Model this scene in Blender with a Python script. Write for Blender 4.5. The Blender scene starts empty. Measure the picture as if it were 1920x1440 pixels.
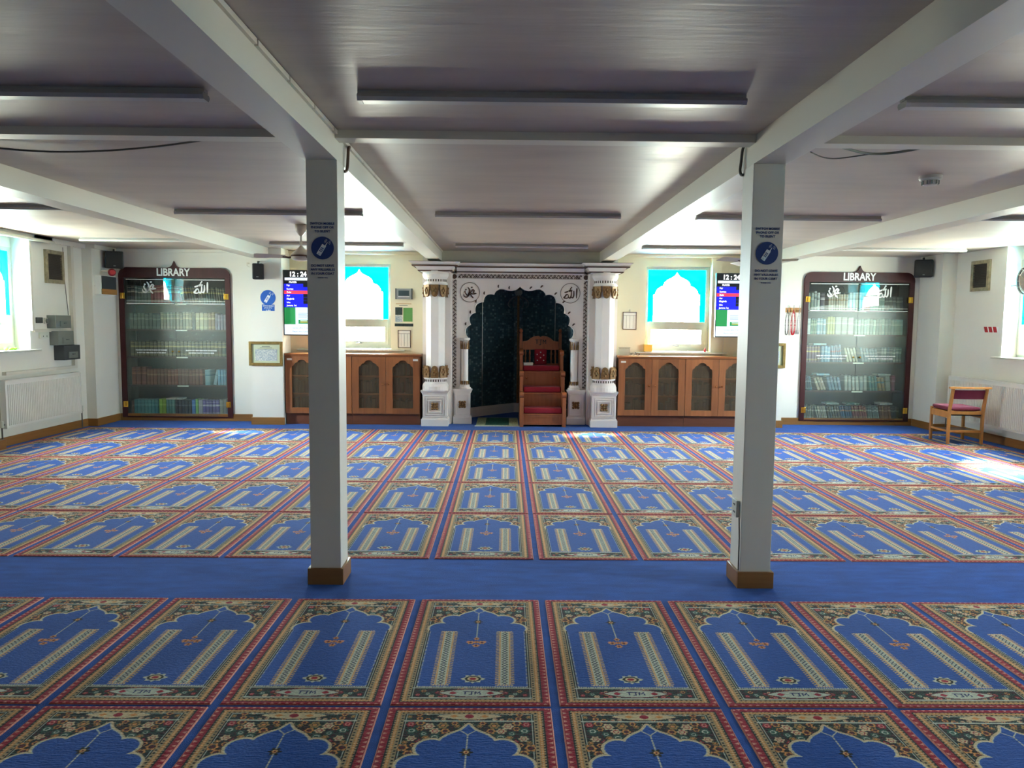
import bpy, bmesh, math, random
import numpy as np
from mathutils import Vector, Matrix

S = bpy.context.scene
COL = S.collection
R_ = math.radians
PI = math.pi
rnd = random.Random(7)

# ------------------------------------------------------------------ camera
F_PX, PITCH, ROLL, YAW, CAM_H = 1390.0, 0.0823, 0.00925, 0.0089, 1.55
_cy, _sy, _cp, _sp = math.cos(YAW), math.sin(YAW), math.cos(PITCH), math.sin(PITCH)
FWD = Vector((_sy * _cp, _cy * _cp, -_sp))
_rt = Vector((_cy, -_sy, 0)); _up = _rt.cross(FWD)
RT = _rt * math.cos(ROLL) + _up * math.sin(ROLL)
UP = -_rt * math.sin(ROLL) + _up * math.cos(ROLL)
cam = bpy.data.cameras.new('camera'); cam.sensor_width = 36; cam.lens = F_PX / 1920 * 36
cam.clip_start = 0.05; cam.clip_end = 200
co = bpy.data.objects.new('camera', cam); COL.objects.link(co)
co.matrix_world = Matrix(((RT.x, UP.x, -FWD.x, 0), (RT.y, UP.y, -FWD.y, 0), (RT.z, UP.z, -FWD.z, CAM_H), (0, 0, 0, 1)))
S.camera = co
S.view_settings.view_transform = 'Standard'; S.view_settings.look = 'None'
S.view_settings.gamma = 1; S.view_settings.use_curve_mapping = False
S.view_settings.exposure = 1.8

# ------------------------------------------------------------------ sky and sun
w = bpy.data.worlds.new('sky'); S.world = w; w.use_nodes = True
nt = w.node_tree; nt.nodes.clear()
tc = nt.nodes.new('ShaderNodeTexCoord'); sep = nt.nodes.new('ShaderNodeSeparateXYZ')
mr = nt.nodes.new('ShaderNodeMapRange'); mr.inputs[1].default_value = -0.08; mr.inputs[2].default_value = 0.5
cr = nt.nodes.new('ShaderNodeValToRGB')
cr.color_ramp.elements[0].color = (0.62, 0.60, 0.50, 1); cr.color_ramp.elements[1].color = (0.86, 0.93, 0.97, 1)
e = cr.color_ramp.elements.new(0.16); e.color = (1.0, 1.0, 0.94, 1)
bg = nt.nodes.new('ShaderNodeBackground'); bg.inputs[1].default_value = 40
ow = nt.nodes.new('ShaderNodeOutputWorld')
nt.links.new(tc.outputs['Generated'], sep.inputs[0]); nt.links.new(sep.outputs[2], mr.inputs[0])
nt.links.new(mr.outputs[0], cr.inputs[0]); nt.links.new(cr.outputs[0], bg.inputs[0]); nt.links.new(bg.outputs[0], ow.inputs[0])
sun = bpy.data.lights.new('sun', 'SUN'); sun.energy = 26.0; sun.angle = R_(9); sun.color = (1.0, 0.95, 0.86)
so = bpy.data.objects.new('sun', sun); COL.objects.link(so)
so.rotation_euler = Vector((-0.517, -0.482, -0.707)).to_track_quat('-Z', 'Y').to_euler()
S.cycles.use_denoising = True
S.cycles.max_bounces = 10; S.cycles.diffuse_bounces = 6; S.cycles.glossy_bounces = 4
S.cycles.transparent_max_bounces = 16; S.cycles.sample_clamp_indirect = 8.0
S.cycles.caustics_reflective = False; S.cycles.caustics_refractive = False

def portal(name, loc, direction, sx, sz):
    l = bpy.data.lights.new(name, 'AREA'); l.shape = 'RECTANGLE'; l.size = sx; l.size_y = sz
    l.cycles.is_portal = True
    o = bpy.data.objects.new(name, l); COL.objects.link(o); o.location = loc
    o.rotation_euler = Vector(direction).to_track_quat('-Z', 'Z').to_euler()
WIN_Z0, WIN_Z1 = 1.15, 2.44
portal('daylight_back_left', (-2.28, 11.78, 1.8), (0, -1, 0), 1.0, 1.3)
portal('daylight_back_right', (2.66, 11.78, 1.8), (0, -1, 0), 1.0, 1.3)
portal('daylight_left', (-6.42, 9.1, 1.8), (1, 0, 0), 1.0, 1.3)
portal('daylight_right', (6.95, 9.16, 1.8), (-1, 0, 0), 1.4, 1.3)
portal('daylight_right_near', (6.95, 2.95, 1.8), (-1, 0, 0), .8, 1.3)

# ------------------------------------------------------------------ helpers: measured points
def ray(x, y): return RT * ((x - 960) / F_PX) - UP * ((y - 720) / F_PX) + FWD
C0 = Vector((0, 0, CAM_H))
def onY(x, y, Y): d = ray(x, y); return C0 + d * (Y / d.y)
def onX(x, y, X): d = ray(x, y); return C0 + d * (X / d.x)
def onZ(x, y, Z): d = ray(x, y); return C0 + d * ((Z - CAM_H) / d.z)
def rectY(x0, y0, x1, y1, Y):
    a, b = onY(x0, y0, Y), onY(x1, y1, Y); return a.x, b.x, b.z, a.z      # x0,x1,z0,z1
def rectX(x0, y0, x1, y1, X):
    a, b = onX(x0, y0, X), onX(x1, y1, X); return min(a.y, b.y), max(a.y, b.y), b.z, a.z

# ------------------------------------------------------------------ materials
def lin(h):
    h = h.lstrip('#'); v = [int(h[i:i + 2], 16) / 255 for i in (0, 2, 4)]
    return tuple(c / 12.92 if c <= 0.04045 else ((c + 0.055) / 1.055) ** 2.4 for c in v) + (1,)
MATS = {}
def mat(name, hexc, rough=0.5, metal=0.0, vary=0.06, scale=(6, 6, 6), bump=0.0, bscale=60, spec=0.5, rand=0.0, emit=None, sheen=0, hex2=None):
    if name in MATS: return MATS[name]
    m = bpy.data.materials.new(name); m.use_nodes = True; n = m.node_tree.nodes; L = m.node_tree.links
    p = n['Principled BSDF']; p.inputs['Roughness'].default_value = rough; p.inputs['Metallic'].default_value = metal
    p.inputs['Specular IOR Level'].default_value = spec
    if sheen: p.inputs['Sheen Weight'].default_value = sheen; p.inputs['Sheen Roughness'].default_value = 0.45
    c = lin(hexc)
    t = n.new('ShaderNodeTexCoord'); mp = n.new('ShaderNodeMapping'); mp.inputs['Scale'].default_value = scale
    L.new(t.outputs['Object'], mp.inputs[0])
    no = n.new('ShaderNodeTexNoise'); no.inputs['Scale'].default_value = 1.0; no.inputs['Detail'].default_value = 5
    L.new(mp.outputs[0], no.inputs[0])
    r = n.new('ShaderNodeValToRGB'); r.color_ramp.elements[0].position = 0.3; r.color_ramp.elements[1].position = 0.7
    if hex2: a, b = c, lin(hex2)
    else: a = tuple(x * (1 - vary) for x in c[:3]) + (1,); b = tuple(min(1, x * (1 + vary)) for x in c[:3]) + (1,)
    r.color_ramp.elements[0].color = a; r.color_ramp.elements[1].color = b
    L.new(no.outputs[0], r.inputs[0]); out = r.outputs[0]
    if rand:
        oi = n.new('ShaderNodeObjectInfo'); hs = n.new('ShaderNodeHueSaturation')
        m1 = n.new('ShaderNodeMapRange'); m1.inputs[3].default_value = 1 - rand; m1.inputs[4].default_value = 1 + rand
        L.new(oi.outputs['Random'], m1.inputs[0]); L.new(m1.outputs[0], hs.inputs['Value']); L.new(out, hs.inputs['Color']); out = hs.outputs[0]
    L.new(out, p.inputs['Base Color'])
    if bump:
        nb = n.new('ShaderNodeTexNoise'); nb.inputs['Scale'].default_value = bscale; nb.inputs['Detail'].default_value = 3
        L.new(t.outputs['Object'], nb.inputs[0])
        bn = n.new('ShaderNodeBump'); bn.inputs['Strength'].default_value = bump; bn.inputs['Distance'].default_value = 0.01
        L.new(nb.outputs[0], bn.inputs['Height']); L.new(bn.outputs[0], p.inputs['Normal'])
    if emit: p.inputs['Emission Color'].default_value = c; p.inputs['Emission Strength'].default_value = emit
    MATS[name] = m; return m

WALL = mat('wall_paint', '#dcdbd2', 0.6, vary=0.03, scale=(1.3, 1.3, 1.3), bump=0.08, bscale=25)
CREAM = mat('cream_wall_paint', '#e4dcbe', 0.6, vary=0.03, scale=(1.3, 1.3, 1.3), bump=0.08, bscale=25)
BEAM = mat('beam_paint', '#d0cbbd', 0.45, vary=0.04, scale=(2, .7, 3), bump=0.06, bscale=14)
COLM = mat('column_paint', '#d8d3c6', 0.4, vary=0.03, scale=(3, 3, 1), bump=0.03)
WHITE = mat('white_gloss', '#e6e6e2', 0.3, vary=0.02)
PLASTER = mat('mihrab_white', '#ece4dd', 0.45, vary=0.025, scale=(4, 4, 4))
UPVC = mat('upvc_white', '#c2c4b8', 0.3, vary=0.01)
LAMPW = mat('batten_white', '#b9b6b2', 0.45, vary=0.03)
LAMPD = mat('diffuser_grey', '#b4b0aa', 0.35, vary=0.03)
SKIRT = mat('skirting_wood', '#8a6030', 0.4, vary=0.12, scale=(2, 2, 30), spec=0.4)
WOOD = mat('cabinet_wood', '#9a5f38', 0.42, vary=0.14, scale=(26, 26, 2.2), rand=0.2)
WOODT = mat('worktop_wood', '#8f5632', 0.3, vary=0.12, scale=(2, 26, 26))
WOODK = mat('plinth_wood', '#6f4028', 0.45, vary=0.12, scale=(2, 26, 26))
PINE = mat('minbar_wood', '#9c5c38', 0.42, vary=0.16, scale=(22, 22, 2.5))
CHAIRW = mat('chair_wood', '#b27a3e', 0.42, vary=0.15, scale=(20, 20, 2.5))
RED = mat('red_velvet', '#8e0c26', 0.85, vary=0.08, bump=0.1, bscale=200, sheen=0.12)
MAUVE = mat('mauve_fabric', '#74203c', 0.85, vary=0.08, bump=0.12, bscale=250, sheen=0.12)
MAHOG = mat('mahogany', '#3e1719', 0.45, spec=0.3, vary=0.18, scale=(18, 18, 1.6))
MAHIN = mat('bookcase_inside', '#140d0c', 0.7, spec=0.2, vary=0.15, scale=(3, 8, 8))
BRASS = mat('brass', '#d9ac4a', 0.25, 1.0, vary=0.05)
COPPER = mat('copper_knob', '#c98a58', 0.25, 1.0, vary=0.05)
GOLD = mat('old_gold', '#8a6840', 0.5, 0.35, vary=0.4, scale=(60, 60, 60), bump=0.35, bscale=90)
BRONZE = mat('bronze_line', '#553c30', 0.55, 0.1, vary=0.12)
DARKB = mat('dark_brown_print', '#4a3428', 0.6, vary=0.15, scale=(40, 40, 40))
BLACK = mat('black_plastic', '#16181a', 0.45, vary=0.1)
GREYB = mat('grey_metal_box', '#70756e', 0.45, vary=0.06)
GREYD = mat('dark_grey_box', '#3c4244', 0.4, vary=0.06)
STEEL = mat('steel', '#a9aaa8', 0.3, 0.9, vary=0.05)
RADW = mat('radiator_white', '#dcdad2', 0.35, vary=0.02)
CABLE = mat('cable_grey', '#4b4844', 0.5, vary=0.05)
TRUNK = mat('trunking_white', '#cfcabd', 0.45, vary=0.04)
VENTF = mat('vent_frame', '#8c8369', 0.6, vary=0.3, scale=(20, 20, 20))
VENTD = mat('vent_dark', '#3b352d', 0.7, vary=0.2)
NAVY = mat('sign_navy', '#1d3a78', 0.5, vary=0.02)
BLUE = mat('sign_blue', '#1f5db8', 0.4, vary=0.02)
PRINTW = mat('print_white', '#e8eaea', 0.5, vary=0.01)
VINYLW = mat('vinyl_white', '#f2f4f2', 0.5, vary=0.01)
FANW = mat('fan_beige', '#b8b0a4', 0.4, vary=0.03)
BLUEC = mat('blue_carpet', '#1d54aa', 0.95, vary=0.20, scale=(5, 16, 5), bump=0.5, bscale=260, spec=0.1, sheen=0.10)
PAPER = mat('paper', '#e9e6da', 0.6, vary=0.02)
GREENP = mat('poster_green', '#5f9a54', 0.5, vary=0.05)
DGREEN = mat('poster_dark', '#2c3a38', 0.5, vary=0.5, scale=(50, 50, 50))
LCD = mat('lcd_dark', '#3d4b50', 0.3, vary=0.05)
SILV = mat('silver_plastic', '#9a9c9c', 0.4, 0.2, vary=0.03)
LBRED = mat('red_plastic', '#b01a26', 0.4, vary=0.05)
AMBER = mat('amber_wood', '#a97a44', 0.5, vary=0.2, scale=(30, 3, 30))
LIME = mat('lime_plastic', '#7fd62f', 0.5, vary=0.15, scale=(60, 60, 60))
YELLOW = mat('yellow_card', '#dcb84f', 0.6, vary=0.06)
PICG = mat('frame_gold', '#8a7340', 0.4, 0.5, vary=0.2, scale=(30, 30, 30))
PICM = mat('mount_sage', '#b9c3a4', 0.6, vary=0.03)
PICB = mat('print_bluegrey', '#6e86a0', 0.6, vary=0.5, scale=(70, 70, 110), hex2='#d6d8cc')
RUGT = mat('rug_teal', '#0f5648', 0.9, vary=0.55, scale=(50, 50, 50), bump=0.3)
RUGB = mat('rug_border', '#9fb08e', 0.9, vary=0.5, scale=(60, 60, 60), bump=0.3)
RUGF = mat('rug_fringe', '#e2e2d6', 0.9)

def emis(name, hexc, strength):
    return mat(name, hexc, 0.4, vary=0.0, emit=strength)
SC_BLK = emis('screen_black', '#05080c', 0.3); SC_BLU = emis('screen_blue', '#0a12dc', 0.34); SC_RED = emis('screen_red', '#e83448', 0.32)
SC_WHT = emis('screen_white', '#dce9f8', 0.27); SC_GRN = emis('screen_green', '#1f7a40', 0.3); SC_TXT = emis('screen_text', '#ffffff', 0.4)
SC_PALE = emis('screen_pale', '#bcd8ee', 0.28); SC_GRY = emis('screen_grey', '#7f8da0', 0.25)

def glass_mat(name, tint, gloss, haze=0.0, hazec=(.8, .85, .8, 1), rough=0.0):
    m = bpy.data.materials.new(name); m.use_nodes = True; n = m.node_tree.nodes; L = m.node_tree.links; n.clear()
    o = n.new('ShaderNodeOutputMaterial'); tr = n.new('ShaderNodeBsdfTransparent'); tr.inputs[0].default_value = tint
    gl = n.new('ShaderNodeBsdfGlossy'); gl.inputs['Roughness'].default_value = rough
    lw = n.new('ShaderNodeLayerWeight'); lw.inputs[0].default_value = .5
    pw = n.new('ShaderNodeMath'); pw.operation = 'POWER'; pw.inputs[1].default_value = 5; L.new(lw.outputs['Facing'], pw.inputs[0])
    mu = n.new('ShaderNodeMath'); mu.operation = 'MULTIPLY_ADD'; mu.inputs[1].default_value = .9; mu.inputs[2].default_value = .04 * gloss; L.new(pw.outputs[0], mu.inputs[0])
    mx = n.new('ShaderNodeMixShader'); L.new(mu.outputs[0], mx.inputs[0]); L.new(tr.outputs[0], mx.inputs[1]); L.new(gl.outputs[0], mx.inputs[2])
    last = mx
    if haze:
        di = n.new('ShaderNodeBsdfDiffuse'); di.inputs[0].default_value = hazec
        gh = n.new('ShaderNodeBsdfGlossy'); gh.inputs['Roughness'].default_value = 0.42; gh.inputs[0].default_value = hazec
        a = n.new('ShaderNodeMixShader'); a.inputs[0].default_value = 0.5; L.new(di.outputs[0], a.inputs[1]); L.new(gh.outputs[0], a.inputs[2])
        t = n.new('ShaderNodeTexCoord'); no = n.new('ShaderNodeTexNoise'); no.inputs['Scale'].default_value = 2.0; L.new(t.outputs['Object'], no.inputs[0])
        mr_ = n.new('ShaderNodeMapRange'); mr_.inputs[3].default_value = haze * 0.6; mr_.inputs[4].default_value = haze * 1.4; L.new(no.outputs[0], mr_.inputs[0])
        m2 = n.new('ShaderNodeMixShader'); L.new(mr_.outputs[0], m2.inputs[0]); L.new(mx.outputs[0], m2.inputs[1]); L.new(a.outputs[0], m2.inputs[2]); last = m2
    L.new(last.outputs[0], o.inputs[0]); return m
GLASS = glass_mat('window_glass', (.96, .98, .97, 1), 1.0)
DOORG = glass_mat('bookcase_glass', (.93, .96, .94, 1), 1.25, haze=0.012)
FROST = glass_mat('frosted_bookcase_glass', (.90, .94, .91, 1), 0.6, haze=0.06, hazec=(.66, .76, .70, 1), rough=0.42)
CYANF = glass_mat('cyan_window_film', (0.004, 0.62, 0.80, 1), 0.5)
PERSPEX = glass_mat('clear_box', (.92, .92, .90, 1), 1.5, haze=0.15)

def ceiling_mat():
    m = bpy.data.materials.new('ceiling_gloss_paint'); m.use_nodes = True; n = m.node_tree.nodes; L = m.node_tree.links
    p = n['Principled BSDF']; t = n.new('ShaderNodeTexCoord')
    mp = n.new('ShaderNodeMapping'); mp.inputs['Scale'].default_value = (1.2, 5.0, 1); L.new(t.outputs['Object'], mp.inputs[0])
    a = n.new('ShaderNodeTexNoise'); a.inputs['Scale'].default_value = 1.0; a.inputs['Detail'].default_value = 6; L.new(mp.outputs[0], a.inputs[0])
    r = n.new('ShaderNodeValToRGB'); r.color_ramp.elements[0].position = .3; r.color_ramp.elements[1].position = .72
    r.color_ramp.elements[0].color = lin('#afa296'); r.color_ramp.elements[1].color = lin('#c2b5a8'); L.new(a.outputs[0], r.inputs[0]); L.new(r.outputs[0], p.inputs['Base Color'])
    r2 = n.new('ShaderNodeMapRange'); r2.inputs[3].default_value = .36; r2.inputs[4].default_value = .54; L.new(a.outputs[0], r2.inputs[0]); L.new(r2.outputs[0], p.inputs['Roughness'])
    p.inputs['Specular IOR Level'].default_value = 0.55
    mp2 = n.new('ShaderNodeMapping'); mp2.inputs['Scale'].default_value = (3.5, 22, 1); L.new(t.outputs['Object'], mp2.inputs[0])
    b = n.new('ShaderNodeTexNoise'); b.inputs['Scale'].default_value = 1.0; b.inputs['Detail'].default_value = 4; L.new(mp2.outputs[0], b.inputs[0])
    bn = n.new('ShaderNodeBump'); bn.inputs['Strength'].default_value = .10; bn.inputs['Distance'].default_value = .02; L.new(b.outputs[0], bn.inputs['Height']); L.new(bn.outputs[0], p.inputs['Normal'])
    return m
CEIL = ceiling_mat()

def mosaic_mat():
    m = bpy.data.materials.new('dark_mosaic'); m.use_nodes = True; n = m.node_tree.nodes; L = m.node_tree.links
    p = n['Principled BSDF']; p.inputs['Roughness'].default_value = .4; p.inputs['Specular IOR Level'].default_value = .3
    t = n.new('ShaderNodeTexCoord'); v = n.new('ShaderNodeTexBrick'); v.offset = 0; v.squash = 1
    mp = n.new('ShaderNodeMapping'); mp.inputs['Rotation'].default_value = (R_(-90), 0, 0); L.new(t.outputs['Object'], mp.inputs[0])
    L.new(mp.outputs[0], v.inputs[0]); v.inputs['Scale'].default_value = 1; v.inputs['Brick Width'].default_value = .033; v.inputs['Row Height'].default_value = .033
    v.inputs['Mortar Size'].default_value = .0022; v.inputs['Color1'].default_value = (0, 0, 0, 1); v.inputs['Color2'].default_value = (1, 1, 1, 1); v.inputs['Mortar'].default_value = (.05, .05, .05, 1)
    r = n.new('ShaderNodeValToRGB'); r.color_ramp.elements[0].color = lin('#31474f'); r.color_ramp.elements[1].color = lin('#748c90')
    e1 = r.color_ramp.elements.new(.55); e1.color = lin('#3a5963'); e2 = r.color_ramp.elements.new(.8); e2.color = lin('#46616a')
    L.new(v.outputs[0], r.inputs[0]); L.new(r.outputs[0], p.inputs['Base Color'])
    bn = n.new('ShaderNodeBump'); bn.inputs['Strength'].default_value = .4; bn.inputs['Distance'].default_value = .003; bn.invert = True
    L.new(v.outputs['Fac'], bn.inputs['Height']); L.new(bn.outputs[0], p.inputs['Normal']); return m
MOSAIC = mosaic_mat()

def grille_mat():
    m = bpy.data.materials.new('fine_brass_mesh'); m.use_nodes = True; n = m.node_tree.nodes; L = m.node_tree.links
    p = n['Principled BSDF']; p.inputs['Base Color'].default_value = lin('#7a6a54'); p.inputs['Metallic'].default_value = .5; p.inputs['Roughness'].default_value = .45
    t = n.new('ShaderNodeTexCoord'); mp = n.new('ShaderNodeMapping'); mp.inputs['Rotation'].default_value = (0, R_(45), 0); mp.inputs['Scale'].default_value = (130, 130, 130)
    L.new(t.outputs['Object'], mp.inputs[0]); sx = n.new('ShaderNodeSeparateXYZ'); L.new(mp.outputs[0], sx.inputs[0])
    gs = []
    for i in (0, 2):
        f = n.new('ShaderNodeMath'); f.operation = 'FRACT'; L.new(sx.outputs[i], f.inputs[0])
        g = n.new('ShaderNodeMath'); g.operation = 'LESS_THAN'; g.inputs[1].default_value = .26; L.new(f.outputs[0], g.inputs[0]); gs.append(g)
    mx = n.new('ShaderNodeMath'); mx.operation = 'MAXIMUM'; L.new(gs[0].outputs[0], mx.inputs[0]); L.new(gs[1].outputs[0], mx.inputs[1]); L.new(mx.outputs[0], p.inputs['Alpha'])
    return m
GRILLE = grille_mat()

# ------------------------------------------------------------------ geometry helpers
def bm_new(): return bmesh.new()
def box(b, x0, x1, y0, y1, z0, z1, bev=0):
    if x0 > x1: x0, x1 = x1, x0
    if y0 > y1: y0, y1 = y1, y0
    if z0 > z1: z0, z1 = z1, z0
    v = [b.verts.new(p) for p in ((x0, y0, z0), (x1, y0, z0), (x1, y1, z0), (x0, y1, z0), (x0, y0, z1), (x1, y0, z1), (x1, y1, z1), (x0, y1, z1))]
    fs = [b.faces.new([v[i] for i in q]) for q in ((0, 3, 2, 1), (4, 5, 6, 7), (0, 1, 5, 4), (1, 2, 6, 5), (2, 3, 7, 6), (3, 0, 4, 7))]
    if bev:
        es = list({e for f in fs for e in f.edges})
        bmesh.ops.bevel(b, geom=es, offset=bev, segments=2, affect='EDGES', profile=0.6)
    return b
def prism(b, pts, a0, a1, axis='Y'):
    """polygon extruded: axis Y -> pts are (x,z); X -> (y,z); Z -> (x,y)"""
    def P(p, a):
        return {'Y': (p[0], a, p[1]), 'X': (a, p[0], p[1]), 'Z': (p[0], p[1], a)}[axis]
    A = [b.verts.new(P(p, a0)) for p in pts]; B = [b.verts.new(P(p, a1)) for p in pts]; n = len(pts)
    fs = [b.faces.new(A), b.faces.new(B[::-1])]
    for i in range(n): fs.append(b.faces.new((A[i], B[i], B[(i + 1) % n], A[(i + 1) % n])))
    return b
def lathe(b, prof, cx, cy, n=24, ang=0.0, sx=1, sy=1):
    rings = []
    for r, z in prof:
        rings.append([b.verts.new((cx + sx * r * math.cos(ang + 2 * PI * i / n), cy + sy * r * math.sin(ang + 2 * PI * i / n), z)) for i in range(n)])
    for a, c in zip(rings, rings[1:]):
        for i in range(n): b.faces.new((a[i], a[(i + 1) % n], c[(i + 1) % n], c[i]))
    b.faces.new(rings[0][::-1]); b.faces.new(rings[-1]); return b
def cyl(b, p0, p1, r, n=12, r1=None):
    p0, p1 = Vector(p0), Vector(p1); d = (p1 - p0).normalized()
    u = d.orthogonal().normalized(); v = d.cross(u); r1 = r if r1 is None else r1
    A = [b.verts.new(p0 + (u * math.cos(2 * PI * i / n) + v * math.sin(2 * PI * i / n)) * r) for i in range(n)]
    B = [b.verts.new(p1 + (u * math.cos(2 * PI * i / n) + v * math.sin(2 * PI * i / n)) * r1) for i in range(n)]
    b.faces.new(A[::-1]); b.faces.new(B)
    for i in range(n): b.faces.new((A[i], A[(i + 1) % n], B[(i + 1) % n], B[i]))
    return b
def tube(b, pts, r, n=8):
    pts = [Vector(p) for p in pts]; rings = []; prev = None
    for i, p in enumerate(pts):
        d = (pts[min(i + 1, len(pts) - 1)] - pts[max(i - 1, 0)]).normalized()
        u = d.orthogonal().normalized() if prev is None else (prev - d * prev.dot(d)).normalized()
        prev = u; v = d.cross(u)
        rings.append([b.verts.new(p + (u * math.cos(2 * PI * k / n) + v * math.sin(2 * PI * k / n)) * r) for k in range(n)])
    for a, c in zip(rings, rings[1:]):
        for k in range(n): b.faces.new((a[k], a[(k + 1) % n], c[(k + 1) % n], c[k]))
    b.faces.new(rings[0][::-1]); b.faces.new(rings[-1]); return b
def smooth_path(pts, n=6):
    P = [Vector(p) for p in pts]; P = [P[0]] + P + [P[-1]]; out = []
    for i in range(1, len(P) - 2):
        for k in range(n):
            t = k / n; a, b_, c, d = P[i - 1], P[i], P[i + 1], P[i + 2]
            out.append(0.5 * ((2 * b_) + (c - a) * t + (2 * a - 5 * b_ + 4 * c - d) * t * t + (3 * b_ - a - 3 * c + d) * t ** 3))
    out.append(P[-2]); return out
def ball(b, c, r, n=12, sz=1):
    bmesh.ops.create_uvsphere(b, u_segments=n, v_segments=max(6, n // 2), radius=r, matrix=Matrix.Translation(c) @ Matrix.Diagonal((1, 1, sz, 1))); return b
def ribbon(b, pts, wd, y0, y1, org=(0, 0), s=1.0):
    """brush stroke: flat polyline in XZ with a width that swells in the middle, given thickness in Y"""
    P = [Vector((p[0], p[1])) for p in pts]; sm = smooth_path([(p.x, p.y, 0) for p in P], 5); sm = [Vector((q.x, q.y)) for q in sm]
    Lf, Rt = [], []
    for i, p in enumerate(sm):
        d = (sm[min(i + 1, len(sm) - 1)] - sm[max(i - 1, 0)]); d = d.normalized() if d.length else Vector((1, 0)); nrm = Vector((-d.y, d.x))
        t = i / (len(sm) - 1); ww = wd * (0.35 + 0.65 * math.sin(PI * min(1, max(0, t * .8 + .15))))
        Lf.append(p + nrm * ww / 2); Rt.append(p - nrm * ww / 2)
    def V(q, y): return b.verts.new((org[0] + q.x * s, y, org[1] + q.y * s))
    for i in range(len(sm) - 1):
        q = (Lf[i], Rt[i], Rt[i + 1], Lf[i + 1]); A = [V(p, y0) for p in q]; B = [V(p, y1) for p in q]
        b.faces.new(A); b.faces.new(B[::-1])
        for k in range(4): b.faces.new((A[k], B[k], B[(k + 1) % 4], A[(k + 1) % 4]))
    return b

def woff(o):
    v = Vector((0, 0, 0))
    while o is not None: v += o.location; o = o.parent
    return v
ROOTS = {}
def ob(name, b, m, parent=None, kind=None, smooth=False):
    if isinstance(b, bmesh.types.BMesh):
        bmesh.ops.recalc_face_normals(b, faces=b.faces[:]); me = bpy.data.meshes.new(name); b.to_mesh(me); b.free()
    else: me = b
    for q in (m if isinstance(m, (list, tuple)) else [m]):
        if q and len(me.materials) < 4: me.materials.append(q)
    if smooth: me.polygons.foreach_set('use_smooth', [True] * len(me.polygons))
    o = bpy.data.objects.new(name, me); COL.objects.link(o)
    if parent is not None:
        o.parent = parent; o.matrix_parent_inverse = Matrix.Translation(-ROOTS[parent.name]); ROOTS[o.name] = ROOTS[parent.name].copy() * 0
    else: ROOTS[o.name] = Vector((0, 0, 0))
    if kind: o['kind'] = kind
    return o
def thing(name, label, cat, loc, group=None):
    o = bpy.data.objects.new(name, None); o.empty_display_size = .1; COL.objects.link(o); o.location = loc
    o['label'] = label; o['category'] = cat
    if group: o['group'] = group
    ROOTS[o.name] = Vector(loc); return o
def tag(o, label, cat, group=None):
    o['label'] = label; o['category'] = cat
    if group: o['group'] = group
    return o
def struct(name, b, m, smooth=False): return ob(name, b, m, None, 'structure', smooth)
def sroot(name, loc):
    o = bpy.data.objects.new(name, None); COL.objects.link(o); o.location = loc; o['kind'] = 'structure'; o.empty_display_size = .1
    ROOTS[o.name] = Vector(loc); return o
def dup(root, loc, rotz=0, label=None):
    r = root.copy(); COL.objects.link(r); r.location = loc; r.rotation_euler = (0, 0, rotz)
    if label: r['label'] = label
    for ch in list(root.children):
        c = ch.copy(); COL.objects.link(c); c.parent = r
        for g in list(ch.children):
            d = g.copy(); COL.objects.link(d); d.parent = c
    ROOTS[r.name] = Vector(loc); return r
def text(name, s, size, loc, m, parent=None, rot=(PI / 2, 0, 0), bold=0.0, ext=0.0008, align='CENTER', sx=1.0):
    c = bpy.data.curves.new(name, 'FONT'); c.body = s; c.size = size; c.align_x = align; c.align_y = 'CENTER'; c.extrude = ext; c.offset = bold; c.resolution_u = 3
    c.materials.append(m); t_ = bpy.data.objects.new(name, c); me = bpy.data.meshes.new_from_object(t_); bpy.data.objects.remove(t_); bpy.data.curves.remove(c)
    vs = [v.co.y for v in me.vertices]; dy = (max(vs) + min(vs)) / 2
    for v in me.vertices: v.co.y -= dy
    me.name = name; o = bpy.data.objects.new(name, me); COL.objects.link(o)
    M = Matrix.Translation(Vector(loc)) @ Matrix.Rotation(rot[2], 4, 'Z') @ Matrix.Rotation(rot[0], 4, 'X') @ Matrix.Diagonal((sx, 1, 1, 1))
    if parent is not None:
        o.parent = parent; o.matrix_parent_inverse = Matrix.Translation(-ROOTS[parent.name])
    o.matrix_basis = M; ROOTS[o.name] = Vector((0, 0, 0)); return o
def plate(b, x0, x1, z0, z1, y, t=.002): return box(b, x0, x1, y - t, y, z0, z1)

# ------------------------------------------------------------------ room shell
ZC = 2.615
XL, XR = -6.07, 6.60
YB = -5.0
b = bm_new(); box(b, -6.7, 7.2, YB - .3, 13.5, -.3, 0)
floor = struct('floor', b, BLUEC)
b = bm_new(); box(b, -6.45, 6.98, YB - .3, 11.9, ZC, ZC + .3); box(b, -1.25, 1.67, 11.9, 13.3, 2.43, 2.7)
struct('ceiling', b, CEIL)
b = bm_new(); box(b, -6.7, 7.2, YB - .3, YB, 0, ZC); struct('wall_front', b, WALL)

LW0, LW1 = 8.66, 9.53          # left window opening in Y
RW0, RW1 = 8.62, 9.82
RF0, RF1 = 2.6, 3.3      # a further window along the same wall, beside the camera
b = bm_new(); x0, x1 = XL - .33, XL
for ya, yb_ in ((YB, LW0), (LW1, 11.9)): box(b, x0, x1, ya, yb_, 0, ZC)
for ya, yb_ in ((LW0, LW1),): box(b, x0, x1, ya, yb_, 0, 1.13)
struct('wall_left', b, WALL)
b = bm_new(); x0, x1 = XR, XR + .33
for ya, yb_ in ((YB, RF0), (RF1, RW0), (RW1, 11.9)): box(b, x0, x1, ya, yb_, 0, ZC)
for ya, yb_ in ((RF0, RF1), (RW0, RW1)): box(b, x0, x1, ya, yb_, 0, 1.13)
struct('wall_right', b, WALL)

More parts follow.
